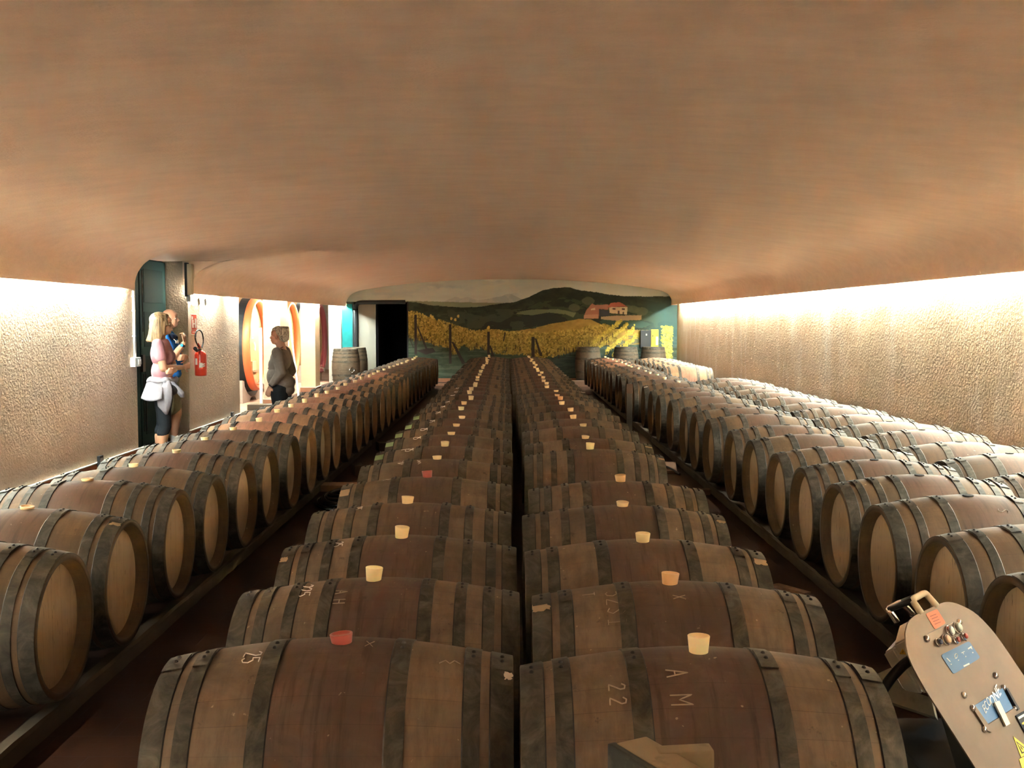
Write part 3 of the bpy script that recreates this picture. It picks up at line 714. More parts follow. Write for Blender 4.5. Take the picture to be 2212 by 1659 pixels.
# chalk and labels on the near barrels
chalk(A[0], '25', -.255, .12, .042); chalk(A[0], 'X', .07, .10, .035, False, 'chalk_dim', r=.0012)
chalk(A[0], '~', .30, .30, .04, False, 'chalk_dim')
chalk(A[1], '225', -.275, .04, .042); chalk(A[1], 'A', -.14, .26, .035, True, 'chalk_dim', 1.6); chalk(A[1], 'H', -.14, .42, .035, True, 'chalk_dim', 1.6)
chalk(A[2], '25', -.27, .05, .036); chalk(A[3], '25', -.28, .05, .040); chalk(A[4], '~', -.22, .10, .04, False, 'chalk')
chalk(A[5], '>', -.25, .16, .07, True, 'chalk'); chalk(A[5], '~', -.13, .2, .05, True, 'chalk')
for i in (6, 7, 8, 9, 10, 11, 12): chalk(A[i], '25', -.27, .06, .050, r=.002)
chalk(A[6], 'T', -.30, .04, .045)
for i in (13, 14, 15): chalk(A[i], 'S', -.24, .06, .07, r=.003)
chalk(B[0], '22', -.25, .42, .036, True, 'chalk_dim', 1.3, .002); chalk(B[0], 'AM', -.10, .30, .048, True, 'chalk_dim', 1.9, .002)
B0 = B[0]
chalk(B[1], '52SI', -.235, .16, .05, True, 'chalk_dim', 1.0); chalk(B[1], 'X', -.02, .3, .035, True, 'chalk_dim'); chalk(B[1], 'T', -.31, .12, .035, True, 'chalk_dim')
chalk(B[5], '8X', .22, .25, .05, True, 'chalk_dim'); chalk(ROWS['R1'][2], 'S', .05, .45, .045, True, 'chalk_dim')
sticker(B[1], -.473, -.42, .22, .36, M['torn'], .006); sticker(B[2], .42, .472, .16, .38, M['torn'], .006); sticker(B[3], .43, .472, .2, .33, M['torn'], .006)
sticker(B[5], .43, .472, .2, .33, M['torn'], .005); sticker(B[6], .42, .472, .16, .3, M['torn'], .004)
sticker(A[4], -.472, -.42, .30, .52, M['torn'], .002); sticker(A[2], -.47, -.44, .3, .4, M['torn'], .003); sticker(A[0], .45, .472, .28, .38, M['white_label'], .004)
sticker(ROWS['L'][1], .425, .473, .12, .34, M['torn'], .006); sticker(ROWS['L'][2], .42, .473, .02, .2, M['torn'], .006)
for i in (6, 7, 8, 9, 10): sticker(A[i], -.474, -.415, .10, .48, M['green_label'], 0, name='green_label')
for i in (19, 21, 23, 24, 27): sticker(A[i], -.474, -.42, -.05, .3, M['white_label'])
for i in (14, 20, 24): sticker(B[i], .42, .474, -.02, .3, M['white_label'])
for i in (14, 18, 24, 25): sticker(ROWS['R1'][i], -.474, -.42, -.05, .35, M['white_label'])

# upright barrels
def upright(X, Y, label, hs='eight', bung=True):
    root = thing('upright_barrel', label, 'barrel', (X, Y, BL), (0, PI / 2, 0)); root.rotation_euler = (0, -PI / 2, 0)
    s = obj('staves', me_st, None, root); s.material_slots[0].link = 'OBJECT'; s.material_slots[0].material = M['oak_up']
    obj('barrel_head', me_hd, None, root); obj('barrel_head', me_hd, None, root, rot=(0, 0, PI))
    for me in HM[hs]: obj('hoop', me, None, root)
    return root
u1 = upright(-4.08 - .30, 27.0, 'grey oak barrel standing upright beside the cream pillar, with a metal bung fitting')
u1.location = (-4.03, 26.4, BL)
bm = newbm(); tube(bm, [(.0 + .06 * math.sin(a), -(RB + .012), .0 + 0 + .06 * math.cos(a)) for a in [2 * PI * i / 16 for i in range(16)]], .012, 6, True)
for v in bm.verts: v.co = Matrix.Rotation(.55, 3, 'X') @ v.co
obj('bung_fitting', bm, M['chrome'], u1, loc=(-.03, 0, 0))
upright(-4.02, 27.75, 'grey oak barrel standing upright behind another, against the teal corner')
upright(2.03, 28.25, 'oak barrel standing upright before the mural at the near end of the aisle', 'six')
upright(3.02, 28.25, 'oak barrel standing upright before the mural, middle of the three', 'eight')
upright(3.74, 28.25, 'oak barrel standing upright below the yellow and black box', 'sixb')

# racks: timber rails under each row
def rail(x, y0, y1, k, rowname, side, h=.080):
    bm = newbm(); n = int((y1 - y0) / .12) + 1; rows = []
    for i in range(n + 1):
        y = y0 + (y1 - y0) * i / n; w_ = .038 + random.uniform(-.004, .004); hh = h - random.uniform(0, .006)
        rows.append([bm.verts.new((x + a, y, z)) for a, z in ((-w_, 0), (-w_, hh - .012), (-w_ + .012, hh), (w_ - .012, hh), (w_, hh - .012), (w_, 0))])
    for a, b in zip(rows, rows[1:]):
        for j in range(6): bm.faces.new((a[j], a[(j + 1) % 6], b[(j + 1) % 6], b[j]))
    bm.faces.new(rows[0]); bm.faces.new(rows[-1])
    tag(obj('rack_rail', bm, M['rail']), 'dusty timber rail under %s barrel ends of %s, %s' % (side, rowname, k), 'rack', 'timber rails under the barrel rows')
for row, xc, y0, y1 in (('L', -2.25, 2.5, 26.0), ('ML', -.465, 2.5, 26.4), ('MR', .53, 2.5, 26.3), ('R1', 2.32, 3.5, 25.7), ('R2', 3.32, 5.2, 25.8)):
    for s, nm in ((-1, 'left'), (1, 'right')):
        rail(xc + s * .375, y0, (y0 + y1) / 2 - .03, 'near half', ROWN[row], nm); rail(xc + s * .375, (y0 + y1) / 2 + .03, y1, 'far half', ROWN[row], nm)

# ------------------------------------------------------------------ loose timbers, hose, block
def plank(name, label, p0, p1, wd, th, m, z0=0.0, cat='plank'):
    p0, p1 = Vector((*p0, 0)), Vector((*p1, 0)); L = (p1 - p0).length; a = math.atan2(p1.y - p0.y, p1.x - p0.x)
    o = obj(name, bx(0, L, -wd / 2, wd / 2, z0, z0 + th, bev=.003), m, loc=p0, rot=(0, 0, a)); return tag(o, label, cat)
plank('floor_plank', 'reddish plank lying across the aisle beyond the coiled black hose', at(690, 1048, 10.4).xy + Vector((0, 0)), (-.9, 10.4), .22, .06, M['plank'])
bpy.data.objects['floor_plank'].location = (-1.83, 10.42, 0)
plank('floor_plank', 'short plank sticking out from under the central barrels into the right aisle', (1.06, 10.2), (1.89, 10.15), .10, .05, M['plank'])
plank('floor_plank', 'broad plank across the right aisle beside a thin black cable', (1.10, 12.0), (1.84, 11.9), .75, .03, M['plank'])
plank('floor_plank', 'narrow plank across the far end of the right aisle', (1.0, 27.0), (1.93, 26.9), .25, .14, M['plank'])
plank('floor_plank', 'narrow plank on the floor at the far end of the left aisle', (-1.95, 27.2), (-.95, 27.2), .14, .06, M['plank'])
plank('wood_shard', 'splintered piece of light wood on the floor of the right aisle', (1.66, 6.27), (1.70, 6.01), .06, .02, M['plank'], cat='wood piece')
bpy.data.objects['wood_shard'].location = (1.64, 6.60, 0)
bpy.data.objects['wood_shard'].rotation_euler = (0, 0, -1.0)
tag(obj('cable', tb(smooth_curve([(1.55, 12.6, .013), (1.62, 12.2, .042), (1.72, 11.75, .042), (1.80, 11.4, .013)], 6), .012, 6), M['black']), 'thin black cable lying over the broad plank in the right aisle', 'cable')
wp = thing('shaded_board', 'upright orange brown board, its shaded lower part coloured dark, at the right aisle edge', 'post', (1.735, 15.72, 0))
obj('post', bx(-.04, .04, -.02, .02, 0, .58, bev=.004), M['rail'], wp); obj('board_top', bx(-.045, .045, -.025, .025, .58, .72, bev=.006), M['shard'], wp)  # one board; dark timber below stands for the shade on its lower part
pts = []
for k in range(7 * 28):
    a = 2 * PI * k / 28; r_ = .44 - .030 * (k / 28) + .03 * math.sin(a * 1.13)
    pts.append((-1.39 + r_ * .86 * math.cos(a), 9.62 + r_ * 1.2 * math.sin(a), .022 + .012 * (k // 28) + .01 * math.sin(a * 2.3)))
tag(obj('coiled_hose', tb(pts, .020, 8), M['hose'], smooth=True), 'black hose coiled on the floor of the left aisle', 'hose')
# wedges at the foot of the left row
for i, (x, y) in enumerate(((-1.64, 11.5), (-1.64, 13.6))):
    tag(obj('rack_wedge', bx(-.05, .05, -.12, .12, 0, .11, bev=.01), M['rail'], loc=(x, y, 0), rot=(0, 0, .3)), ['stubby timber wedge at the floor just beyond the plank in the left aisle', 'timber wedge further along the left aisle floor'][i], 'wedge')

# timber trestle in the foreground
tr = thing('timber_trestle', 'rough timber trestle end, one side painted black, before the nearest barrels', 'trestle', (.30, 2.25, 0))
def bar(name, p, d, L, wd, th, m, parent):
    d = Vector(d).normalized(); s = d.cross(Vector((0, 0, 1))).normalized(); u_ = s.cross(d)
    R = Matrix((d, s, u_)).transposed().to_4x4(); R.translation = Vector(p)
    return obj(name, bx(0, L, -wd / 2, wd / 2, -th, 0, bev=.006, M=R), m, parent)
pa = at(1364, 1597, 2.36) - Vector(tr.location)
bar('beam', pa, (.55, -1, .0), .42, .082, .07, M['block'], tr)
bar('black_side_board', pa + Vector((-.046, -.012, -.002)), (.55, -1, .0), .42, .022, .085, M['black_paint'], tr)
pb = at(1436, 1611, 2.32) - Vector(tr.location)
bar('cross_block', pb + Vector((-.02, -.02, 0)), (1, .08, .02), .122, .045, .14, M['block'], tr)
for dx, dy in ((.02, -.10), (.10, -.30)):
    obj('leg', bx(pa.x + dx - .03, pa.x + dx + .03, pa.y + dy - .03, pa.y + dy + .03, 0, pa.z - .06), M['block'], tr)

# ------------------------------------------------------------------ barrel washer in the right aisle
mc = thing('washing_machine', 'leaning stainless control panel with buttons on a wheeled barrel washer, right aisle', 'machine', (1.45, 3.35, 0))
O3 = at(2031, 1411, 3.28); Rv = Vector((.93, 1.2, .37)).normalized(); Dv = Vector((.54, -.16, -.84)); Dv = (Dv - Rv * Dv.dot(Rv)).normalized()
Nv = Dv.cross(Rv).normalized()
if Nv.y > 0: Nv = -Nv
base3 = Vector(mc.location)
def onp(u, v, lift=0.0):        # photo point carried onto the panel's plane
    e = Vector((0, 0, EYE)); d = at(u, v, 3.0) - e
    tt = (O3 - e).dot(Nv) / d.dot(Nv); return e + d * tt + Nv * lift - base3
def z5(a, b): return (1880 + a / 4.265, 1270 + b / 4.265)
def p5(a, b, lift=0): return onp(*z5(a, b), lift)
m = M['steel'] = mat('brushed_stainless', (.56, .47, .39), .45, .3); t = NT(m); v = t.coord('Object'); nn = t.noise(v, 5, 4, .6)
t.base(t.mix(t.ramp(nn, [(.45, t.g(0)), (.75, t.g(.6))]), (.185, .128, .085), (.12, .086, .058)))
out = [(970, 1659), (510, 940), (400, 740), (345, 600), (325, 450), (330, 380), (360, 300), (440, 240), (620, 155), (700, 130), (800, 145), (950, 220), (1070, 330), (1200, 490), (1416, 810), (1600, 1120), (1760, 1400), (1500, 1900), (1100, 1860)]
sm = smooth_curve([(a, b, 0) for a, b in out[1:15]], 3)
pl = [out[0]] + [(p.x, p.y) for p in sm] + out[15:]
bm = newbm(); prism(bm, [p5(a, b) for a, b in pl], -Nv * .004); panel = obj('control_panel', bm, M['steel'], mc)
def sub(name, pts, m, lift=.001, th=.001, parent=panel):
    bm = newbm(); prism(bm, [p5(a, b, lift) for a, b in pts], Nv * th); return obj(name, bm, m, parent)
def rounded(q, k=.12):
    o = []
    for i in range(len(q)):
        a, b, c = Vector(q[i - 1]), Vector(q[i]), Vector(q[(i + 1) % len(q)])
        p, s = b + (a - b) * k, b + (c - b) * k
        for tt in (0, .33, .66, 1): o.append(tuple(p * (1 - tt) ** 2 + b * 2 * tt * (1 - tt) + s * tt * tt))
    return o
M['orange'] = mat('orange_sticker', (.72, .20, .10), .6); M['blue'] = mat('blue_sticker', (.07, .16, .30), .5); M['ink'] = mat('pale_print', (.55, .55, .52), .6)
M['dark_ink'] = mat('dark_print', (.25, .07, .04), .6); M['yellow'] = mat('warning_yellow', (.75, .48, .05), .5)
st = sub('orange_sticker', rounded([(505, 240), (610, 195), (692, 325), (592, 385)]), M['orange'])
for q in range(4): sub('print_line', [(545 + q * 14, 262 + q * 24), (600 + q * 14, 240 + q * 24), (603 + q * 14, 245 + q * 24), (548 + q * 14, 268 + q * 24)], M['dark_ink'], .0021, .0003, st)
bp = sub('blue_panel', rounded([(645, 620), (905, 490), (1010, 645), (762, 798)], .1), M['blue'])
sub('symbol', [(695, 650), (702, 646), (735, 680), (728, 684)], M['ink'], .0021, .0003, bp)
bm = newbm(); tube(bm, [p5(782 + 14 * math.cos(a) - 3 * math.sin(a), 630 + 22 * math.sin(a), .0026) for a in [2 * PI * i / 14 for i in range(14)]], .0013, 5, True); obj('symbol', bm, M['ink'], bp)
sub('symbol', [(832, 598), (862, 584), (864, 590), (850, 597), (858, 612), (852, 614), (845, 599), (834, 604)], M['ink'], .0021, .0003, bp)
sub('symbol', [(890, 560), (925, 535), (935, 570), (918, 556), (898, 570)], M['ink'], .0021, .0003, bp)
for (a, b) in ((738, 706), (806, 668), (873, 634), (938, 598)): sub('symbol', [(a - 5, b - 5), (a + 4, b - 6), (a + 6, b + 4), (a - 3, b + 6)], M['ink'], .0021, .0003, bp)
sub('maker_line', [(850, 718), (905, 692), (910, 706), (856, 731)], M['ink'], .0021, .0003, bp)
def frame_at(a, b, lift=0):
    R = Matrix((Rv, -Dv, Nv)).transposed().to_4x4(); R.translation = p5(a, b, lift); return R
M['btn_clear'] = mat('clear_button', (.55, .58, .52), .2); M['btn_cream'] = mat('cream_button', (.65, .45, .28), .3); M['btn_red'] = mat('red_button', (.35, .05, .03), .3); M['btn_blue'] = mat('dark_button', (.06, .07, .12), .3)
for (a, b, r_, m_) in ((612, 508, .011, 'btn_blue'), (682, 483, .016, 'btn_cream'), (716, 403, .016, 'btn_clear'), (787, 372, .016, 'btn_clear'), (777, 487, .011, 'btn_red'), (845, 455, .011, 'btn_red')):
    bt = obj('push_button', solid([(0, r_ * 1.15), (.006, r_ * 1.15), (.007, r_), (.014, r_)], 20, 'Z', frame_at(a, b)), M['chrome'], panel, smooth=False)
    obj('button_cap', solid([(.014, r_ * .8), (.017, r_ * .78), (.019, r_ * .6)], 20, 'Z', frame_at(a, b)), M[m_], bt, smooth=True)
for (a, b) in ((515, 470), (813, 318), (1147, 808), (857, 990), (1222, 922), (937, 1108), (1045, 1305), (1325, 1110)):
    obj('bolt', solid([(0, .011), (.004, .0105), (.008, .007), (.009, .002)], 14, 'Z', frame_at(a, b, .001)), M['chrome'], panel, smooth=True)
bm = newbm()
for q in (((530, 420), (765, 312)), ((765, 312), (885, 490))): tube(bm, [p5(*q[0], .0008), p5(*q[1], .0008)], .0009, 4)
obj('panel_seam', bm, M['black'], panel)
lp = sub('logo_plate', [(945, 1090), (1210, 925), (1305, 1110), (1065, 1260)], M['blue'], .001, .003)
def logo_text(txt, a, b, s, m_, shear=.3):
    cu = bpy.data.curves.new('t', 'FONT'); cu.body = txt; cu.size = s; cu.extrude = .0004; cu.shear = shear; cu.align_x = 'LEFT'
    tmp = bpy.data.objects.new('t', cu); COL.objects.link(tmp); dg = bpy.context.evaluated_depsgraph_get(); me = bpy.data.meshes.new_from_object(tmp.evaluated_get(dg)); bpy.data.objects.remove(tmp)
    me.transform(frame_at(a, b, .0046)); me.materials.clear(); return me, m_
me, m_ = logo_text('ECO', 1050, 1168, .034, None); obj('lettering', me, M['ink'], lp)
me, m_ = logo_text('ONE', 1125, 1120, .046, None); obj('lettering', me, M['sign_white'], lp)
sub('bracket', [(920, 1100), (950, 1090), (1070, 1262), (1310, 1112), (1330, 1140), (1245, 1265), (1100, 1335), (1060, 1320)], M['steel'], .001, .006)
sub('lever', [(1108, 1068), (1150, 1050), (1250, 1262), (1212, 1285)], M['beige_metal'], .009, .006)
sub('bracket_edge', [(1222, 930), (1240, 930), (1350, 1125), (1335, 1135)], M['black'], .001, .010)
bl = sub('black_label', [(1330, 1180), (1450, 1110), (1560, 1300), (1430, 1370)], M['black'], .001, .004)
sub('print_line', [(1345, 1195), (1440, 1140), (1448, 1160), (1355, 1215)], M['ink'], .0052, .0003, bl); sub('print_line', [(1380, 1250), (1440, 1210), (1448, 1225), (1390, 1266)], M['yellow'], .0052, .0003, bl)
wt = sub('warning_triangle', [(1313, 1368), (1480, 1500), (1385, 1562)], M['yellow'], .001, .0008)
sub('triangle_border', [(1335, 1410), (1450, 1500), (1390, 1530)], M['black'], .002, .0003, wt); sub('triangle_face', [(1348, 1432), (1432, 1498), (1394, 1515)], M['yellow'], .0026, .0003, wt)
sub('exclamation', [(1370, 1462), (1378, 1460), (1398, 1490), (1390, 1492)], M['black'], .0032, .0003, wt)
sub('yellow_sticker', rounded([(1365, 1580), (1440, 1540), (1520, 1680), (1420, 1740)], .1), M['yellow'])
# grip at the top
for off_, nm in ((0, 'grip'), (-.09, 'grip_back')):
    bm = newbm(); tube(bm, smooth_curve([p5(468, 232, off_), p5(428, 172, off_), p5(392, 112, off_), p5(440, 78, off_), p5(500, 50, off_), p5(540, 85, off_), p5(610, 165, off_)], 4), .0105, 8)
    obj(nm, bm, M['chrome'] if off_ else M['beige_metal'], mc, smooth=True)
bm = newbm()
for q in ((392, 112), (500, 50)): tube(bm, [p5(*q, 0), p5(*q, -.09)], .010, 8)
obj('grip_bar', bm, M['black'], mc, smooth=True)
# body behind the panel
bm = newbm(); prism(bm, [p5(a, b, -.02) for a, b in ((900, 900), (1250, 740), (1600, 1400), (1400, 1900), (1150, 1700))], -Nv * .10); obj('machine_body', bm, M['dark_paint'], mc)
M['box_white'] = mat('box_enamel', (.78, .77, .72), .4)
def quadbox(name, q, Y, depth, m_, parent=mc, bev=0):
    P = [at(*z5(a, b), Y) - base3 for a, b in q]; bm = newbm(); prism(bm, P, depth)
    if bev: bmesh.ops.bevel(bm, geom=bm.edges[:], offset=bev, segments=2, affect='EDGES')
    return obj(name, bm, m_, parent)
jb = quadbox('junction_box', [(115, 605), (212, 552), (480, 985), (330, 960), (300, 940)], 3.50, Vector((.10, .12, .03)), M['box_white'], bev=.006)
bm = newbm(); quadbox('box_lid', [(212, 528), (420, 420), (640, 760), (500, 990)], 3.47, Vector((.06, .12, .03)), M['box_white'], jb, bev=.005)
wq = quadbox('warning_triangle', [(300, 558), (330, 614), (268, 610)], 3.464, Vector((0, .001, 0)), M['yellow'], jb)
quadbox('triangle_bolt', [(300, 575), (306, 590), (301, 592), (304, 606), (296, 594), (300, 590)], 3.462, Vector((0, .0005, 0)), M['black'], wq)
quadbox('tray', [(30, 806), (190, 735), (300, 925), (560, 1010), (600, 1190), (140, 1035), (120, 960)], 3.56, Vector((.05, .10, -.05)), timber('dirty_tray', (.62, .54, .42), (.45, .38, .28)), mc)
hs_ = [at(*z5(a, b), 3.40) - base3 for a, b in ((370, 665), (300, 715), (210, 810), (140, 905), (90, 990), (40, 1120))]
obj('hose', tb(smooth_curve(hs_, 4), .0165, 10), M['black'], mc, smooth=True)
obj('chassis', bx(-.18, .28, -.12, .35, .09, .26, bev=.01), M['dark_paint'], mc)
for (x, y) in ((-.14, -.08), (-.14, .30), (.24, -.08), (.24, .30)):
    obj('wheel', solid([(-.015, .045), (.015, .045)], 18, 'X', Matrix.Translation((x, y, .045))), M['black'], mc)
# ------------------------------------------------------------------ big casks in the side room
def cask(Y, label, rim, X=-5.20, R=.94):
    root = thing('large_cask', label, 'cask', (X, Y, 1.15))
    L = 2.3; rr = lambda x: R * (1 + .10 * (1 - ((x + L / 2) / (L / 2)) ** 2))
    xs_ = [-L + L * i / 16 for i in range(17)]
    bm = newbm(); lathe(bm, [(-L, .2)] + [(x, rr(x) - .01) for x in xs_] + [(0, R - .05), (-.09, R - .055), (-.09, .2)], 64, 'X')
    obj('staves', bm, M['cask_wood'], root, smooth=False)
    bm = newbm(); lathe(bm, [(-.055, R + .004), (.07, R - .016), (.075, R - .065), (-.07, R - .07), (-.07, R + .004)], 64, 'X', closed=True)
    obj('rim', bm, rim, root, smooth=True)
    obj('head', solid([(-.11, R - .05), (-.085, R - .05)], 64, 'X'), M['head_cask'], root)
    for (a, b) in ((-.22, -.065), (-.52, -.40), (-.90, -.80)):
        bm = newbm(); lathe(bm, [(a, rr(a)), (b, rr(b)), (b, rr(b) - .012), (a, rr(a) - .012)], 64, 'X', closed=True); obj('hoop', bm, M['cask_hoop'], root)
    dr = obj('hatch', bx(-.085, -.05, -.16, .16, -.72, -.34, bev=.01), M['cask_wood'], root)
    obj('hatch_bar', bx(-.05, -.02, -.19, .19, -.56, -.52, bev=.004), M['chrome'], dr)
    bm = newbm(); tube(bm, [(-.09, 0, -.80), (.10, 0, -.80), (.13, 0, -.84), (.13, 0, -.90)], .028, 10); tube(bm, [(.06, 0, -.80), (.06, 0, -.72)], .012); tube(bm, [(.06, -.05, -.72), (.06, .05, -.72)], .012)
    obj('tap', bm, M['chrome'], root)
    pl_ = obj('plate', bx(-.085, -.078, -.07, .07, .12, .34), M['white_plastic'], root)
    for k_ in range(4): obj('plate_line', bx(-.078, -.076, -.05, .05, .15 + k_ * .045, .165 + k_ * .045), M['hoop_edge'], pl_)
    bm = newbm(); tube(bm, [(-.06, .02, .05), (-.04, .02, -.02), (-.045, .02, -.12)], .02, 8); obj('gauge', bm, M['white_plastic'], root)
    for cx_, wh in ((.72, 'front'),):
        tag(obj('cask_cradle', cradle(cx_), M['concrete'], loc=(X - 1.15, Y, 0)), 'pale %s concrete cradle carrying the %s' % (wh, ' '.join(label.split()[1:6]).strip(',')), 'cradle')
    return root
def cradle(x):
    bm = newbm()
    if 1:
        pts = [(x, -.85, 0), (x, -.30, 0), (x, -.2, .07), (x, 0, .10), (x, .2, .07), (x, .30, 0), (x, .85, 0), (x, .85, .46), (x, .70, .44)]
        pts += [(x, 1.06 * math.sin(a), 1.15 - 1.06 * math.cos(a)) for a in [(.7 - .1 * i) for i in range(0, 15)]] + [(x, -.70, .44), (x, -.85, .46)]
        prism(bm, pts, (.34, 0, 0))
    return bm
cask(22.1, 'large cask with a vivid orange rim, nearest seen through the arcade', M['orange_rim'])
cask(25.45, 'large second cask with orange rim and yellow head, behind the woman in grey', M['orange_rim'])
cask(29.3, 'large far cask with a maroon rim, seen past the cream pillar', M['maroon_rim'])
tag(obj('white_post', bx(-.025, .025, -.03, .03, 0, 1.50, bev=.004), M['white_plastic'], loc=(-4.86, 21.3 - .32, 0)), 'slim white post standing against the pillar before the orange rimmed cask', 'post')
P0, P1 = Vector((-4.28, 20.6, .0)), Vector((-4.62, 21.65, 1.93))
P0.x = at(647, 870, 20.9).x; P0.y = 20.9; P1 = at(625, 680, 21.9)
tag(obj('leaning_pole', tb([P0, P0.lerp(P1, .55), P1], [.020, .018, .012], 8), M['white_plastic']), 'pale metal pole leaning beside the pillar behind the grey haired woman', 'pole')
tag(obj('wooden_crate', bx(-.22, .22, -.14, .14, 0, .10, bev=.01), M['rail'], loc=(-4.62, 18.6 + 1.3, 0)), 'low grey timber block on the pinkish floor beside the white post', 'block')
tag(obj('blue_bucket', solid([(0, .10), (.24, .13)], 20), mat('blue_bucket', (.10, .20, .34), .4), loc=(-5.05, 24.2, .001)), 'small bluish bucket on the floor at the foot of the cream pillar', 'bucket')

# ------------------------------------------------------------------ fittings on the left wall
def onwall(u, v, X=XL):         # point of the left wall seen at a photo pixel
    e = Vector((0, 0, EYE)); d = at(u, v, 5.0) - e; return e + d * (X / d.x)
ex = thing('fire_extinguisher', 'red fire extinguisher with black looped hose hanging on the plaster wall', 'fire extinguisher')
c0 = onwall(434, 812, XL + .10); ex.location = (XL + .10, c0.y, c0.z)
hE = onwall(434, 757, XL + .10).z - c0.z
obj('cylinder', solid([(0, .05), (.004, .078), (.02, .082), (hE - .06, .082), (hE - .03, .07), (hE - .008, .04), (hE, .022)], 28), M['red'], ex, smooth=True)
lb = obj('instruction_label', bm := newbm(), None, ex) if False else None
bm = newbm(); lathe(bm, [(.10, .0835), (hE - .16, .0835)], 16, 'Z', arc=1.75, a0=-1.75); lab = obj('instruction_label', bm, M['sign_red'], ex)
for k_ in range(7):
    z_ = .12 + k_ * (hE - .30) / 6.5; bm = newbm(); lathe(bm, [(z_, .0842), (z_ + .012, .0842)], 10, 'Z', arc=.55 + .25 * (k_ % 3), a0=-1.55); obj('print_line', bm, M['sign_white'], lab)
bm = newbm(); lathe(bm, [(hE - .20, .0845), (hE - .11, .0845)], 8, 'Z', arc=.5, a0=-2.35); obj('white_tag', bm, M['sign_white'], ex)
bm = newbm(); solid([(hE - .005, .02), (hE + .04, .018)], 12, 'Z', None, bm); obj('valve', bm, M['chrome'], ex)
bm = newbm(); tube(bm, [(0, .03, hE + .04), (0, -.03, hE + .055), (.0, -.11, hE + .10)], .010, 6); tube(bm, [(0, .0, hE + .03), (0, -.06, hE + .03), (0, -.12, hE + .045)], .009, 6); obj('handle', bm, M['red'], ex)
hp = [(0, .02, hE + .03), (0, .09, hE + .06), (.0, .20, hE + .16), (.0, .17, hE + .26), (0, .04, hE + .29), (0, -.09, hE + .24), (0, -.13, hE + .12), (0, -.05, hE + .035)]
obj('hose', tb(smooth_curve([(a, -b * 1.15, c) for a, b, c in hp], 6), .010, 8), M['black'], ex, smooth=True)
bm = newbm(); tube(bm, [(0, .03, hE + .02), (.0, -.05 - .12, hE + .0), (.0, -.26, hE + .035)], [.012, .02, .028], 10); obj('nozzle', bm, M['black'], ex)
def sign(name, label, cat, u0, u1, v0, v1, m_, X=XL, th=.006):
    a, b = onwall(u0, v0, X), onwall(u1, v1, X)
    o = obj(name, bx(0, th, min(a.y, b.y), max(a.y, b.y), min(a.z, b.z), max(a.z, b.z)), m_, loc=(X, 0, 0)); tag(o, label, cat); return o, min(a.y, b.y), max(a.y, b.y), min(a.z, b.z), max(a.z, b.z)
sg, ya, yb, za, zb = sign('safety_sign', 'red and white fire extinguisher sign fixed on the wall above the extinguisher', 'sign', 411.5, 424.5, 678, 723, M['sign_white'])
def on_sign(name, a0, a1, b0, b1, m_, d_=.0075):
    obj(name, bx(.006, d_, ya + (yb - ya) * a0, ya + (yb - ya) * a1, za + (zb - za) * b0, za + (zb - za) * b1, bev=0), m_, sg, loc=(0, 0, 0))
on_sign('red_field', .05, .95, .25, .97, M['sign_red']); on_sign('red_field', .05, .95, .05, .22, M['sign_red'])
on_sign('pictogram', .20, .38, .33, .72, M['sign_white'], .009); on_sign('pictogram', .14, .30, .74, .88, M['sign_white'], .009); on_sign('pictogram', .60, .84, .32, .78, M['sign_white'], .009); on_sign('pictogram', .40, .60, .50, .56, M['sign_white'], .009)
on_sign('print_line', .18, .80, .11, .15, M['sign_white'], .009)
lf = thing('emergency_lamp', 'tall beige box lamp fixed upright at the end of the wall, above the sign', 'lamp')
lf.location = (-4.38, 14.78, 0)
obj('lamp_body', bx(-.012, .05, -.08, .02, 1.99, 2.41, bev=.008), M['beige_metal'], lf)
obj('back_plate', bx(-.052, -.012, -.06, .02, 1.97, 2.43, bev=.004), M['dark_paint'], lf)
obj('bracket', bx(-.03, .01, -.04, .0, 1.90, 1.99), M['grey_plastic'], lf)
sp = thing('twin_spotlight', 'small twin headed emergency light just below the cove and above the sign', 'lamp'); c = onwall(421, 652); sp.location = (XL + .05, c.y, c.z)
for k_, (dy, m_) in enumerate(((-.13, M['beige_metal']), (.20, M['grey_plastic']))):
    obj('lamp_head', bx(-.045, .045, -.055, .055, -.05, .055, bev=.01, M=Matrix.Translation((0, dy, 0)) @ Matrix.Rotation(.3, 4, 'X')), m_, sp)
obj('crossbar', bx(-.05, -.03, -.15, .25, .03, .05), M['grey_plastic'], sp)
sw = thing('switch_box', 'white switch box with two rockers, fed by a white conduit at the wall end', 'switch'); c = onwall(288, 782); sw.location = (XL, 12.83, c.z)
obj('housing', bx(0, .06, -.10, .10, -.055, .055, bev=.008), M['white_plastic'], sw)
for dy in (-.0, .055): obj('rocker', bx(.06, .068, dy, dy + .042, -.03, .03, bev=.003), M['cap'], sw)
for dy in (-.0, .055): obj('rocker_edge', bx(.058, .0615, dy - .004, dy + .046, -.035, .035), M['grey_plastic'], sw)
cd = obj('conduit', tb([(XL + .018, 12.83, c.z + .055), (XL + .018, 12.83, 2.0)], .014, 10), M['white_plastic'], smooth=True); tag(cd, 'thin white conduit pipe running down from the cove to the switch box', 'pipe')
for z_ in (1.45, 1.75, 1.92): obj('pipe_clip', bx(XL, XL + .036, 12.81, 12.85, z_, z_ + .02, bev=.003), M['cap'], cd)
for (u, v, lb_) in ((208, 1000, 'small black electrical box on the skirting of the near left wall'), (496, 897, 'tiny black box on the skirting at the end of the middle wall')):
    c = onwall(u, v); c.z = .10
    o = thing('monitor_box', lb_, 'box', (XL + .03, c.y, c.z)); obj('case', bx(0, .03, -.055, .055, -.07, .085, bev=.006), M['black'], o); obj('screen', bx(.03, .032, -.035, .035, .0, .06), M['grey_plastic'], o)
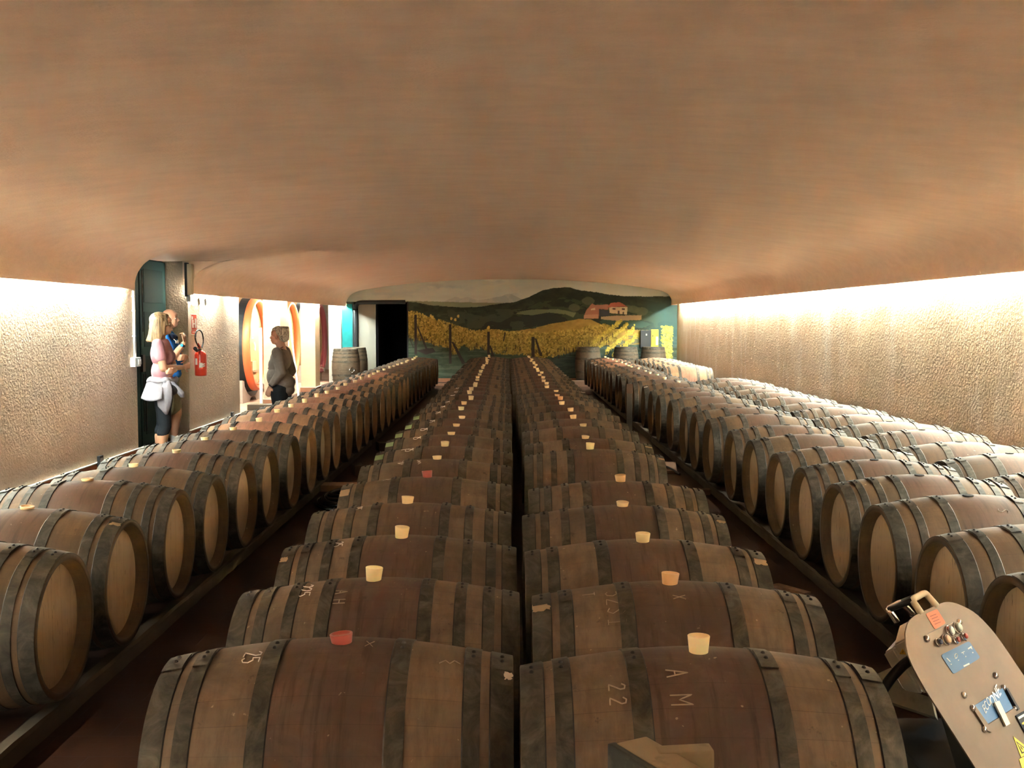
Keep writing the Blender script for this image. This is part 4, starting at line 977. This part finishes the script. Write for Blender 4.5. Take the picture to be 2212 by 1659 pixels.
# box on the end wall
yb_ = thing('electric_cabinet', 'black box with a yellow side panel on the mural, above an upright barrel', 'cabinet', (3.62, YB - .05, 1.16))
obj('black_cover', bx(-.165, .115, -.06, .035, -.24, .22, bev=.006), M['dark_paint'], yb_)
yp = obj('yellow_panel', bx(.12, .31, -.05, .035, -.25, .24, bev=.004), mat('yellow_enamel', (.86, .60, .03), .5), yb_)
obj('white_sticker', bx(.245, .30, -.052, -.05, -.17, .05), M['sign_white'], yp); obj('lock', bx(.145, .17, -.056, -.05, .05, .09), M['black'], yp); obj('badge', bx(-.03, .01, -.063, -.06, .08, .13), M['grey_plastic'], yb_)

# ------------------------------------------------------------------ people
def cap_(bm, p0, r0, p1, r1, n=16):
    p0, p1 = Vector(p0), Vector(p1); d = p1 - p0; L = d.length
    q = d.normalized().to_track_quat('Z', 'Y').to_matrix().to_4x4(); Mx = Matrix.Translation(p0) @ q
    prof = [(-r0 * math.cos(a), r0 * math.sin(a)) for a in [.12, .45, .85, 1.25, PI / 2]] + [(L + r1 * math.sin(a), r1 * math.cos(a)) for a in [0, .35, .75, 1.15, 1.45]]
    solid(prof, n, 'Z', Mx, bm)
def ell(bm, c, r, rot=(0, 0, 0)):
    Mx = Matrix.Translation(c) @ Euler(rot).to_matrix().to_4x4() @ Matrix.Diagonal((*r, 1))
    bmesh.ops.create_icosphere(bm, subdivisions=3, radius=1, matrix=Mx)
def blob(name, fn, m_, parent, vox=.009, sm=6):
    bm = newbm(); fn(bm); o = obj(name, bm, m_, parent)
    r = o.modifiers.new('r', 'REMESH'); r.mode = 'VOXEL'; r.voxel_size = vox; r.use_smooth_shade = True
    s = o.modifiers.new('s', 'SMOOTH'); s.factor = .5; s.iterations = sm
    return o
def chain(bm, pts):
    for (a, ra), (b, rb) in zip(pts, pts[1:]): cap_(bm, a, ra, b, rb)
def fingers(bm, palm, d, side, nrm, curl=.5, s=1.0):     # palm centre, direction, across, back-of-hand normal
    d, side, nrm = Vector(d).normalized(), Vector(side).normalized(), Vector(nrm).normalized(); p = Vector(palm)
    for i, (o_, l_) in enumerate(((-.030, .070), (-.010, .080), (.011, .075), (.031, .060))):
        b = p + side * o_ * s + d * .035 * s; a = curl * .6
        k1 = b + (d * math.cos(a) - nrm * math.sin(a)) * l_ * .5 * s; k2 = k1 + (d * math.cos(curl * 1.7) - nrm * math.sin(curl * 1.7)) * l_ * .5 * s
        cap_(bm, b, .0095 * s, k1, .0088 * s, 10); cap_(bm, k1, .0088 * s, k2, .0072 * s, 10)
    t1 = p - side * .040 * s - d * .015 * s; t2 = t1 - side * .022 * s + d * .030 * s - nrm * .01; t3 = t2 + d * .028 * s - nrm * .008
    cap_(bm, p - side * .015 - d * .03 * s, .013 * s, t1, .012 * s, 10); cap_(bm, t1, .0115 * s, t2, .010 * s, 10); cap_(bm, t2, .010 * s, t3, .008 * s, 10)
    for o_ in (-.024, -.008, .009, .025): cap_(bm, p - d * .035 * s + side * o_ * .7 * s, .013 * s, p + d * .035 * s + side * o_ * s, .0125 * s, 10)
def head(bm, c, jaw=1.0, fwd=0.0):       # faces +x
    c = Vector(c); e = lambda dx, dy, dz: (c.x + dx, c.y + dy, c.z + dz)
    ell(bm, e(-.010, 0, .030), (.092, .072, .088)); ell(bm, e(.020, 0, -.035), (.070, .058 * jaw, .078)); ell(bm, e(.052, 0, -.078), (.032, .030 * jaw, .028))
    ell(bm, e(.050, 0, .050), (.040, .055, .035)); ell(bm, e(.070, 0, .018), (.018, .048, .012))
    cap_(bm, e(.082, 0, .012), .008, e(.104, 0, -.020), .0115, 10); ell(bm, e(.092, .011, -.026), (.012, .008, .008)); ell(bm, e(.092, -.011, -.026), (.012, .008, .008))
    ell(bm, e(.082, 0, -.050), (.015, .022, .007)); ell(bm, e(.080, 0, -.062), (.015, .020, .008))
    for s in (-1, 1):
        ell(bm, e(.050, s * .036, -.022), (.030, .022, .026)); ell(bm, e(-.006, s * .072, -.005), (.018, .009, .032), (0, .25, s * -.3))
def face_bits(root, body, c, brow, lip=(.45, .20, .17)):
    c = Vector(c); ew = mat('eye_white', (.75, .72, .68), .3); ed = mat('iris', (.06, .045, .035), .2); bw = mat('eyebrow', brow, .8); lp_ = mat('lips', lip, .5)
    for s in (-1, 1):
        bm = newbm(); ell(bm, (c.x + .068, c.y + s * .030, c.z + .004), (.013, .013, .010)); e_ = obj('eye', bm, ew, body, smooth=True)
        bm = newbm(); ell(bm, (c.x + .077, c.y + s * .030, c.z + .003), (.005, .006, .006)); obj('iris', bm, ed, e_, smooth=True)
        bm = newbm(); cap_(bm, (c.x + .085, c.y + s * .014, c.z + .024), .0045, (c.x + .070, c.y + s * .048, c.z + .024), .003, 8); obj('eyebrow', bm, bw, body, smooth=True)
    bm = newbm(); ell(bm, (c.x + .090, c.y, c.z - .053), (.009, .020, .005)); ell(bm, (c.x + .088, c.y, c.z - .060), (.009, .017, .006)); obj('lips', bm, lp_, body, smooth=True)
def skin(name, c): 
    m_ = mat(name, c, .5, spec=.3); m_.node_tree.nodes['Principled BSDF'].inputs['Subsurface Weight'].default_value = .08; return m_
def cloth(name, c, c2=None, sc=14):
    m_ = mat(name, c, .85, spec=.2); t = NT(m_); v = t.coord('Object'); n_ = t.noise(v, sc, 4, .6, .6)
    t.base(t.mix(n_, tuple(x * .86 for x in c), c2 or tuple(min(1, x * 1.12) for x in c))); t.bump(n_, .5, .012); return m_
def legs(bm, hw=.09, hip=.90, knee=.48, s=1.0, fl=(.02, -.05), th=.088, foot=True, calf=.055):
    for sd, f in ((-1, fl[0]), (1, fl[1])):
        chain(bm, [((0, sd * hw, hip), th * s), ((f * .5 + .01, sd * (hw + .005), (hip + knee) / 2 + .02), th * .82 * s), ((f + .02, sd * (hw + .01), knee), .056 * s), ((f - .012, sd * (hw + .012), knee - .13), calf * s), ((f - .02, sd * (hw + .014), .20), .040 * s), ((f - .025, sd * (hw + .014), .09), .034 * s)])
        if foot: chain(bm, [((f - .05, sd * (hw + .015), .045), .034), ((f + .06, sd * (hw + .02), .038), .034), ((f + .15, sd * (hw + .03), .028), .026)])

# --- woman with the shirt tied round her waist
pw = thing('person', 'person in a pink T-shirt and black leggings, arms crossed, pale shirt tied round waist', 'person', (-3.86, 11.95, 0), (0, 0, .10))
sk = skin('skin_light', (.44, .24, .155)); HC = (.02, 0, 1.60)
RSH, LSH = Vector((-.01, -.165, 1.385)), Vector((-.01, .165, 1.385))
REL, LEL = Vector((.06, -.225, 1.125)), Vector((.08, .20, 1.13))
RWR, LWR = Vector((.205, .04, 1.125)), Vector((.165, -.155, 1.10))
def body(bm):
    head(bm, HC); chain(bm, [((-.025, 0, 1.40), .060), ((-.005, 0, 1.51), .052)])
    ell(bm, (-.01, 0, 1.26), (.095, .15, .18)); ell(bm, (0, 0, 1.02), (.10, .145, .17))
    legs(bm, th=.09, calf=.060)
    chain(bm, [(RSH, .050), (REL, .041), (RWR, .027)]); chain(bm, [(LSH, .050), (LEL, .041), (LWR, .027)])
    fingers(bm, RWR + Vector((.045, .05, .01)), (.5, .8, .1), (0, .2, 1), (1, -.3, 0), .9)
    fingers(bm, LWR + Vector((-.005, -.065, .0)), (-.25, -1, .0), (.35, 0, 1), (.9, -.5, .1), 1.1)
bd = blob('body', body, sk, pw, .0065, 4)
face_bits(pw, bd, HC, (.30, .20, .10))
def tee(bm):
    ell(bm, (-.005, 0, 1.28), (.118, .168, .17)); ell(bm, (.06, -.065, 1.245), (.075, .075, .075)); ell(bm, (.06, .065, 1.245), (.075, .075, .075)); ell(bm, (-.02, 0, 1.375), (.085, .16, .065))
    ell(bm, (-.005, 0, 1.08), (.115, .155, .15)); chain(bm, [(RSH, .064), (RSH.lerp(REL, .55), .064)]); chain(bm, [(LSH, .064), (LSH.lerp(LEL, .55), .064)])
    ell(bm, (0, 0, .99), (.125, .165, .06))
blob('t_shirt', tee, cloth('pink_cotton', (.32, .165, .20)), pw, .009, 5)
def leg_(bm):
    ell(bm, (-.015, 0, .93), (.125, .165, .12))
    for sd, f in ((-1, .02), (1, -.05)): chain(bm, [((0, sd * .085, .88), .105), ((f * .5 + .012, sd * .095, .68), .086), ((f + .02, sd * .10, .48), .066), ((f - .006, sd * .102, .41), .066)])
blob('leggings', leg_, cloth('black_jersey', (.014, .018, .024)), pw, .008, 4)
sh = cloth('pale_shirt_cotton', (.22, .215, .26), sc=18)
def tied(bm):
    n_ = 40
    for (z0, z1, r0, r1) in ((1.02, .955, 1.0, 1.08),):
        pass
    ring = [(.135 * math.cos(a) * 1.04, .175 * math.sin(a) * 1.04, .985 + .012 * math.sin(5 * a)) for a in [2 * PI * i / 24 for i in range(24)]]
    for p, q in zip(ring, ring[1:] + ring[:1]): cap_(bm, p, .030, q, .030, 10)
    cap_(bm, (.07, -.175, .99), .042, (.10, -.16, .95), .036)
kt = blob('tied_shirt', tied, sh, pw, .008, 4)
def drape(a0, a1, z0, zf, r0, r1, wave, nn=48, kz=14, m_=sh, name='shirt_skirt'):
    bm = newbm(); rows = []
    for i in range(kz + 1):
        tt = i / kz; row = []
        for j in range(nn + 1):
            s_ = j / nn; a = a0 + (a1 - a0) * s_; z = z0 + (zf(s_) - z0) * tt; rr = 1 + (r1 - 1) * tt + wave * tt * math.sin(s_ * 26 + 1.5 * tt)
            row.append(bm.verts.new((.140 * rr * r0 * math.cos(a) - .02 * tt, .178 * rr * r0 * math.sin(a), z)))
        rows.append(row)
    for i in range(kz):
        for j in range(nn): bm.faces.new((rows[i][j], rows[i + 1][j], rows[i + 1][j + 1], rows[i][j + 1]))
    o = obj(name, bm, m_, kt, smooth=True); sd_ = o.modifiers.new('s', 'SOLIDIFY'); sd_.thickness = .006; return o
drape(1.3, 2 * PI - 1.25, 1.0, lambda s_: .80 - .03 * math.sin(s_ * PI * 3) - .04 * math.exp(-((s_ - .55) / .1) ** 2), 1.08, 1.38, .04)
def sleeve_mesh(pts, wds):
    bm = newbm(); rows = []; n_ = 12
    for (p, w_) in zip(pts, wds):
        rows.append([bm.verts.new((p[0] + w_ * math.cos(2 * PI * k_ / n_), p[1] + .022 * math.sin(2 * PI * k_ / n_) + .006 * math.sin(k_ * 2.4), p[2])) for k_ in range(n_)])
    for a_, b_ in zip(rows, rows[1:]):
        for k_ in range(n_): bm.faces.new((a_[k_], a_[(k_ + 1) % n_], b_[(k_ + 1) % n_], b_[k_]))
    bm.faces.new(rows[0]); bm.faces.new(rows[-1]); return bm
obj('hanging_sleeve', sleeve_mesh([(.085, -.19, .99), (.08, -.20, .90), (.06, -.205, .80), (.055, -.20, .71), (.075, -.19, .62)], [.030, .065, .085, .070, .012]), sh, kt, smooth=True)
obj('hanging_sleeve', sleeve_mesh([(.12, -.16, .98), (.16, -.14, .92), (.21, -.12, .86), (.235, -.11, .80)], [.030, .045, .045, .02]), sh, kt, smooth=True)
def hair(bm):
    ell(bm, (-.025, 0, 1.655), (.108, .095, .088)); ell(bm, (-.05, 0, 1.58), (.085, .092, .11))
    for i in range(22):
        a = PI * .36 + (PI * 1.28) * i / 21; x_, y_ = .078 * math.cos(a) - .018, .086 * math.sin(a)
        cap_(bm, (x_ * .9, y_ * .95, 1.66), .028, (x_ * 1.12 - .01, y_ * 1.10, 1.50), .026, 8); cap_(bm, (x_ * 1.12 - .01, y_ * 1.10, 1.50), .024, (x_ * 1.28 - .025 + random.uniform(-.01, .01), y_ * 1.14, 1.425 + random.uniform(-.012, .012)), .013, 8)
    cap_(bm, (.045, -.03, 1.695), .030, (.070, -.066, 1.60), .016, 8); cap_(bm, (.045, .03, 1.695), .030, (.070, .066, 1.60), .016, 8)
    cap_(bm, (.045, -.072, 1.62), .020, (.035, -.075, 1.50), .018, 8); cap_(bm, (.045, .072, 1.62), .020, (.035, .075, 1.50), .018, 8)
hm_ = mat('blonde_hair', (.40, .27, .13), .55); t = NT(hm_); v = t.coord('Object', (14, 14, 1.2)); n_ = t.noise(v, 4, 4, .6); t.base(t.ramp(n_, [(.38, (.08, .05, .025)), (.62, (.30, .20, .10))])); t.bump(n_, .6, .01)
blob('hair', hair, hm_, pw, .007, 2)
bm = newbm(); ell(bm, (.135, -.12, .90), (.065, .055, .075)); tag(obj('belt_bag', bm, M['black'], pw, smooth=True), 'black belt bag')

# --- man behind her
pm = thing('person', 'person in a blue polo shirt and khaki shorts, hand raised to the chin', 'person', (-4.215, 13.25, 0), (0, 0, .12))
sk2 = skin('skin_tan', (.42, .22, .14)); HC2 = (.04, 0, 1.665)
S1, S2 = Vector((-.01, -.20, 1.45)), Vector((-.01, .20, 1.45)); E1, E2 = Vector((.10, -.25, 1.19)), Vector((.13, .22, 1.17)); W1, W2 = Vector((.34, -.12, 1.24)), Vector((.235, -.10, 1.20))
W1 = Vector((.225, -.19, 1.36))
def body2(bm):
    head(bm, HC2, 1.1); chain(bm, [((-.015, 0, 1.45), .066), ((.01, 0, 1.57), .060)])
    ell(bm, (0, 0, 1.27), (.11, .17, .2)); ell(bm, (.01, 0, 1.02), (.12, .16, .17)); legs(bm, .10, .92, .50, 1.1, (-.05, .06), .09, calf=.058)
    chain(bm, [(S1, .056), (E1, .048), (W1, .032)]); chain(bm, [(S2, .056), (E2, .048), (W2, .032)])
    fingers(bm, W1 + Vector((.012, .02, .06)), (.1, .25, 1), (.1, 1, -.2), (1, -.2, 0), 1.0, 1.08); fingers(bm, W2 + Vector((.0, -.07, .0)), (-.1, -1, 0), (.2, 0, 1), (1, 0, .1), 1.0, 1.08)
bd2 = blob('body', body2, sk2, pm, .007, 4)
face_bits(pm, bd2, HC2, (.20, .14, .10))
def polo(bm):
    ell(bm, (0, 0, 1.33), (.135, .20, .17)); ell(bm, (.03, 0, 1.14), (.155, .185, .20)); ell(bm, (-.015, 0, 1.44), (.09, .19, .06)); ell(bm, (.02, 0, .99), (.145, .18, .08))
    chain(bm, [(S1, .072), (S1.lerp(E1, .6), .072)]); chain(bm, [(S2, .072), (S2.lerp(E2, .6), .072)]); chain(bm, [((-.02, 0, 1.47), .075), ((-.005, 0, 1.52), .070)])
blob('polo_shirt', polo, cloth('blue_cotton', (.015, .13, .44)), pm, .009, 5)
blob('yoke', lambda bm: (ell(bm, (.045, -.06, 1.44), (.07, .10, .055)), ell(bm, (.05, .06, 1.43), (.07, .10, .055))), cloth('navy_yoke', (.012, .02, .05)), pm, .009, 4)
def shorts(bm):
    ell(bm, (0, 0, .92), (.14, .18, .10))
    for sd, f in ((-1, -.02), (1, .03)): chain(bm, [((0, sd * .095, .88), .112), ((f + .01, sd * .11, .56), .098)])
blob('shorts', shorts, cloth('khaki_cotton', (.17, .16, .105)), pm, .009, 4)
def socks(sd, f):
    def g(bm): chain(bm, [((f - .022, sd * .114, .22), .047), ((f - .025, sd * .114, .09), .042), ((f + .04, sd * .12, .05), .040)])
    return g
for sd, f in ((-1, -.05), (1, .06)):
    blob('sock', socks(sd, f), cloth('grey_sock', (.45, .47, .48)), pm, .007, 2)
    blob('shoe', lambda bm, sd=sd, f=f: chain(bm, [((f - .05, sd * .115, .05), .050), ((f + .08, sd * .12, .045), .048), ((f + .18, sd * .13, .036), .036)]), cloth('dark_shoe', (.03, .03, .035)), pm, .008, 3)
bm = newbm(); ell(bm, (HC2[0] - .028, 0, HC2[2] - .002), (.080, .079, .052)); o = obj('hair', bm, mat('grey_brown_hair', (.20, .15, .11), .8), pm, smooth=True)
dd = (W1 - E1).normalized(); Mx = Matrix.Translation(W1 - dd * .02) @ dd.to_track_quat('Z', 'Y').to_matrix().to_4x4()
wtc = obj('watch_strap', solid([(-.014, .036), (.014, .036)], 20, 'Z', Mx), M['black'], pm); bm = newbm(); ell(bm, W1 - dd * .02 + Vector((.0, -.036, .0)), (.018, .008, .018)); obj('watch_face', bm, mat('blue_watch', (.03, .35, .75), .2), wtc)
def glasses(bm):
    for s in (-1, 1):
        tube(bm, [(.128 + .006 * s, -.06 + .028 * s + .026 * math.cos(a), 1.385 + .018 * math.sin(a)) for a in [2 * PI * i / 14 for i in range(14)]], .003, 5, True)
    tube(bm, [(.13, -.062, 1.39), (.13, -.058, 1.39)], .003, 5); tube(bm, [(.13, -.115, 1.388), (.10, -.12, 1.42)], .003, 5)
bm = newbm(); glasses(bm); obj('hanging_glasses', bm, M['sign_white'], pm)

# --- grey haired woman facing the others
pg = thing('person', 'person with short grey hair in a taupe sweater, hand in the pocket of black trousers', 'person', (-3.06, 14.35, 0), (0, 0, PI - .10))
sk3 = skin('skin_rosy', (.42, .23, .16)); HC3 = (.035, 0, 1.435)
T1, T2 = Vector((-.01, -.185, 1.225)), Vector((-.01, .185, 1.225)); F1, F2 = Vector((-.075, -.235, .965)), Vector((-.075, .235, .965)); G1, G2 = Vector((.045, -.215, .775)), Vector((.075, .205, .785))
def body3(bm):
    head(bm, HC3, 1.12); chain(bm, [((-.025, 0, 1.22), .066), ((.005, 0, 1.35), .060)])
    ell(bm, (0, 0, 1.10), (.11, .16, .17)); ell(bm, (.02, 0, .88), (.14, .165, .15)); legs(bm, .095, .78, .42, 1.05, (.02, -.03))
    for S_, F_, G_ in ((T1, F1, G1), (T2, F2, G2)): chain(bm, [(S_, .055), (F_, .046), (G_, .030)])
    fingers(bm, G2 + Vector((.02, .0, -.05)), (.35, 0, -1), (1, 0, .3), (0, 1, 0), .5)
    fingers(bm, G1 + Vector((.018, .0, -.05)), (.35, .15, -1), (1, 0, .3), (0, -1, 0), .4)
bd3 = blob('body', body3, sk3, pg, .007, 4); face_bits(pg, bd3, HC3, (.24, .20, .16))
def sweater(bm):
    ell(bm, (0, 0, 1.12), (.135, .19, .16)); ell(bm, (.045, 0, 1.055), (.118, .165, .12)); ell(bm, (.035, 0, .90), (.152, .185, .17)); ell(bm, (-.02, 0, 1.215), (.085, .18, .06))
    ell(bm, (-.03, 0, .82), (.16, .19, .13)); ell(bm, (-.06, 0, .72), (.12, .17, .09))
    for S_, F_, G_ in ((T1, F1, G1), (T2, F2, G2)): chain(bm, [(S_, .072), (F_, .064), (F_.lerp(G_, .78), .048)])
blob('sweater', sweater, cloth('taupe_knit', (.17, .135, .115), sc=30), pg, .009, 5)
def trousers(bm):
    ell(bm, (-.005, 0, .76), (.15, .18, .12))
    for sd, f in ((-1, .02), (1, -.03)): chain(bm, [((-.005, sd * .095, .72), .125), ((f + .01, sd * .105, .42), .085), ((f - .015, sd * .11, .10), .072)])
blob('trousers', trousers, cloth('black_trousers', (.008, .009, .011)), pg, .009, 4)
def hair3(bm):
    ell(bm, (-.022, 0, 1.487), (.103, .086, .082)); ell(bm, (-.052, 0, 1.43), (.070, .080, .075)); cap_(bm, (.03, -.03, 1.545), .032, (.085, -.03, 1.525), .020, 10); cap_(bm, (.03, .03, 1.545), .032, (.085, .03, 1.525), .020, 10)
    for i in range(26): 
        a = random.uniform(0, 2 * PI); ell(bm, (-.02 + .075 * math.cos(a), .062 * math.sin(a), 1.535 + random.uniform(-.03, .02)), (.026, .02, .016), (0, 0, a))
hg = mat('grey_hair', (.25, .21, .17), .7); t = NT(hg); n_ = t.noise(t.coord('Object', (20, 20, 8)), 4, 4, .6); t.base(t.ramp(n_, [(.35, (.22, .18, .14)), (.62, (.55, .49, .42))])); t.bump(n_, .6, .01)
blob('hair', hair3, hg, pg, .007, 2)
bm = newbm(); tube(bm, smooth_curve([(-.06, -.07, 1.30), (.0, -.085, 1.265), (.07, -.075, 1.20), (.145, -.03, 1.06), (.17, 0, 1.00), (.145, .03, 1.06), (.07, .075, 1.20), (0, .085, 1.265), (-.06, .07, 1.30)], 5), .005, 6); obj('lanyard', bm, mat('lanyard_cord', (.10, .03, .03), .6), pg)
Mx = Matrix.Translation(G1 + Vector((-.008, -.0, .015))) @ (G1 - F1).normalized().to_track_quat('Z', 'Y').to_matrix().to_4x4(); obj('watch', solid([(-.014, .035), (.014, .035)], 20, 'Z', Mx), M['black'], pg)
Mx = Matrix.Translation(G2 + Vector((-.008, .0, .015))) @ (G2 - F2).normalized().to_track_quat('Z', 'Y').to_matrix().to_4x4(); obj('watch', solid([(-.014, .035), (.014, .035)], 20, 'Z', Mx), M['black'], pg)
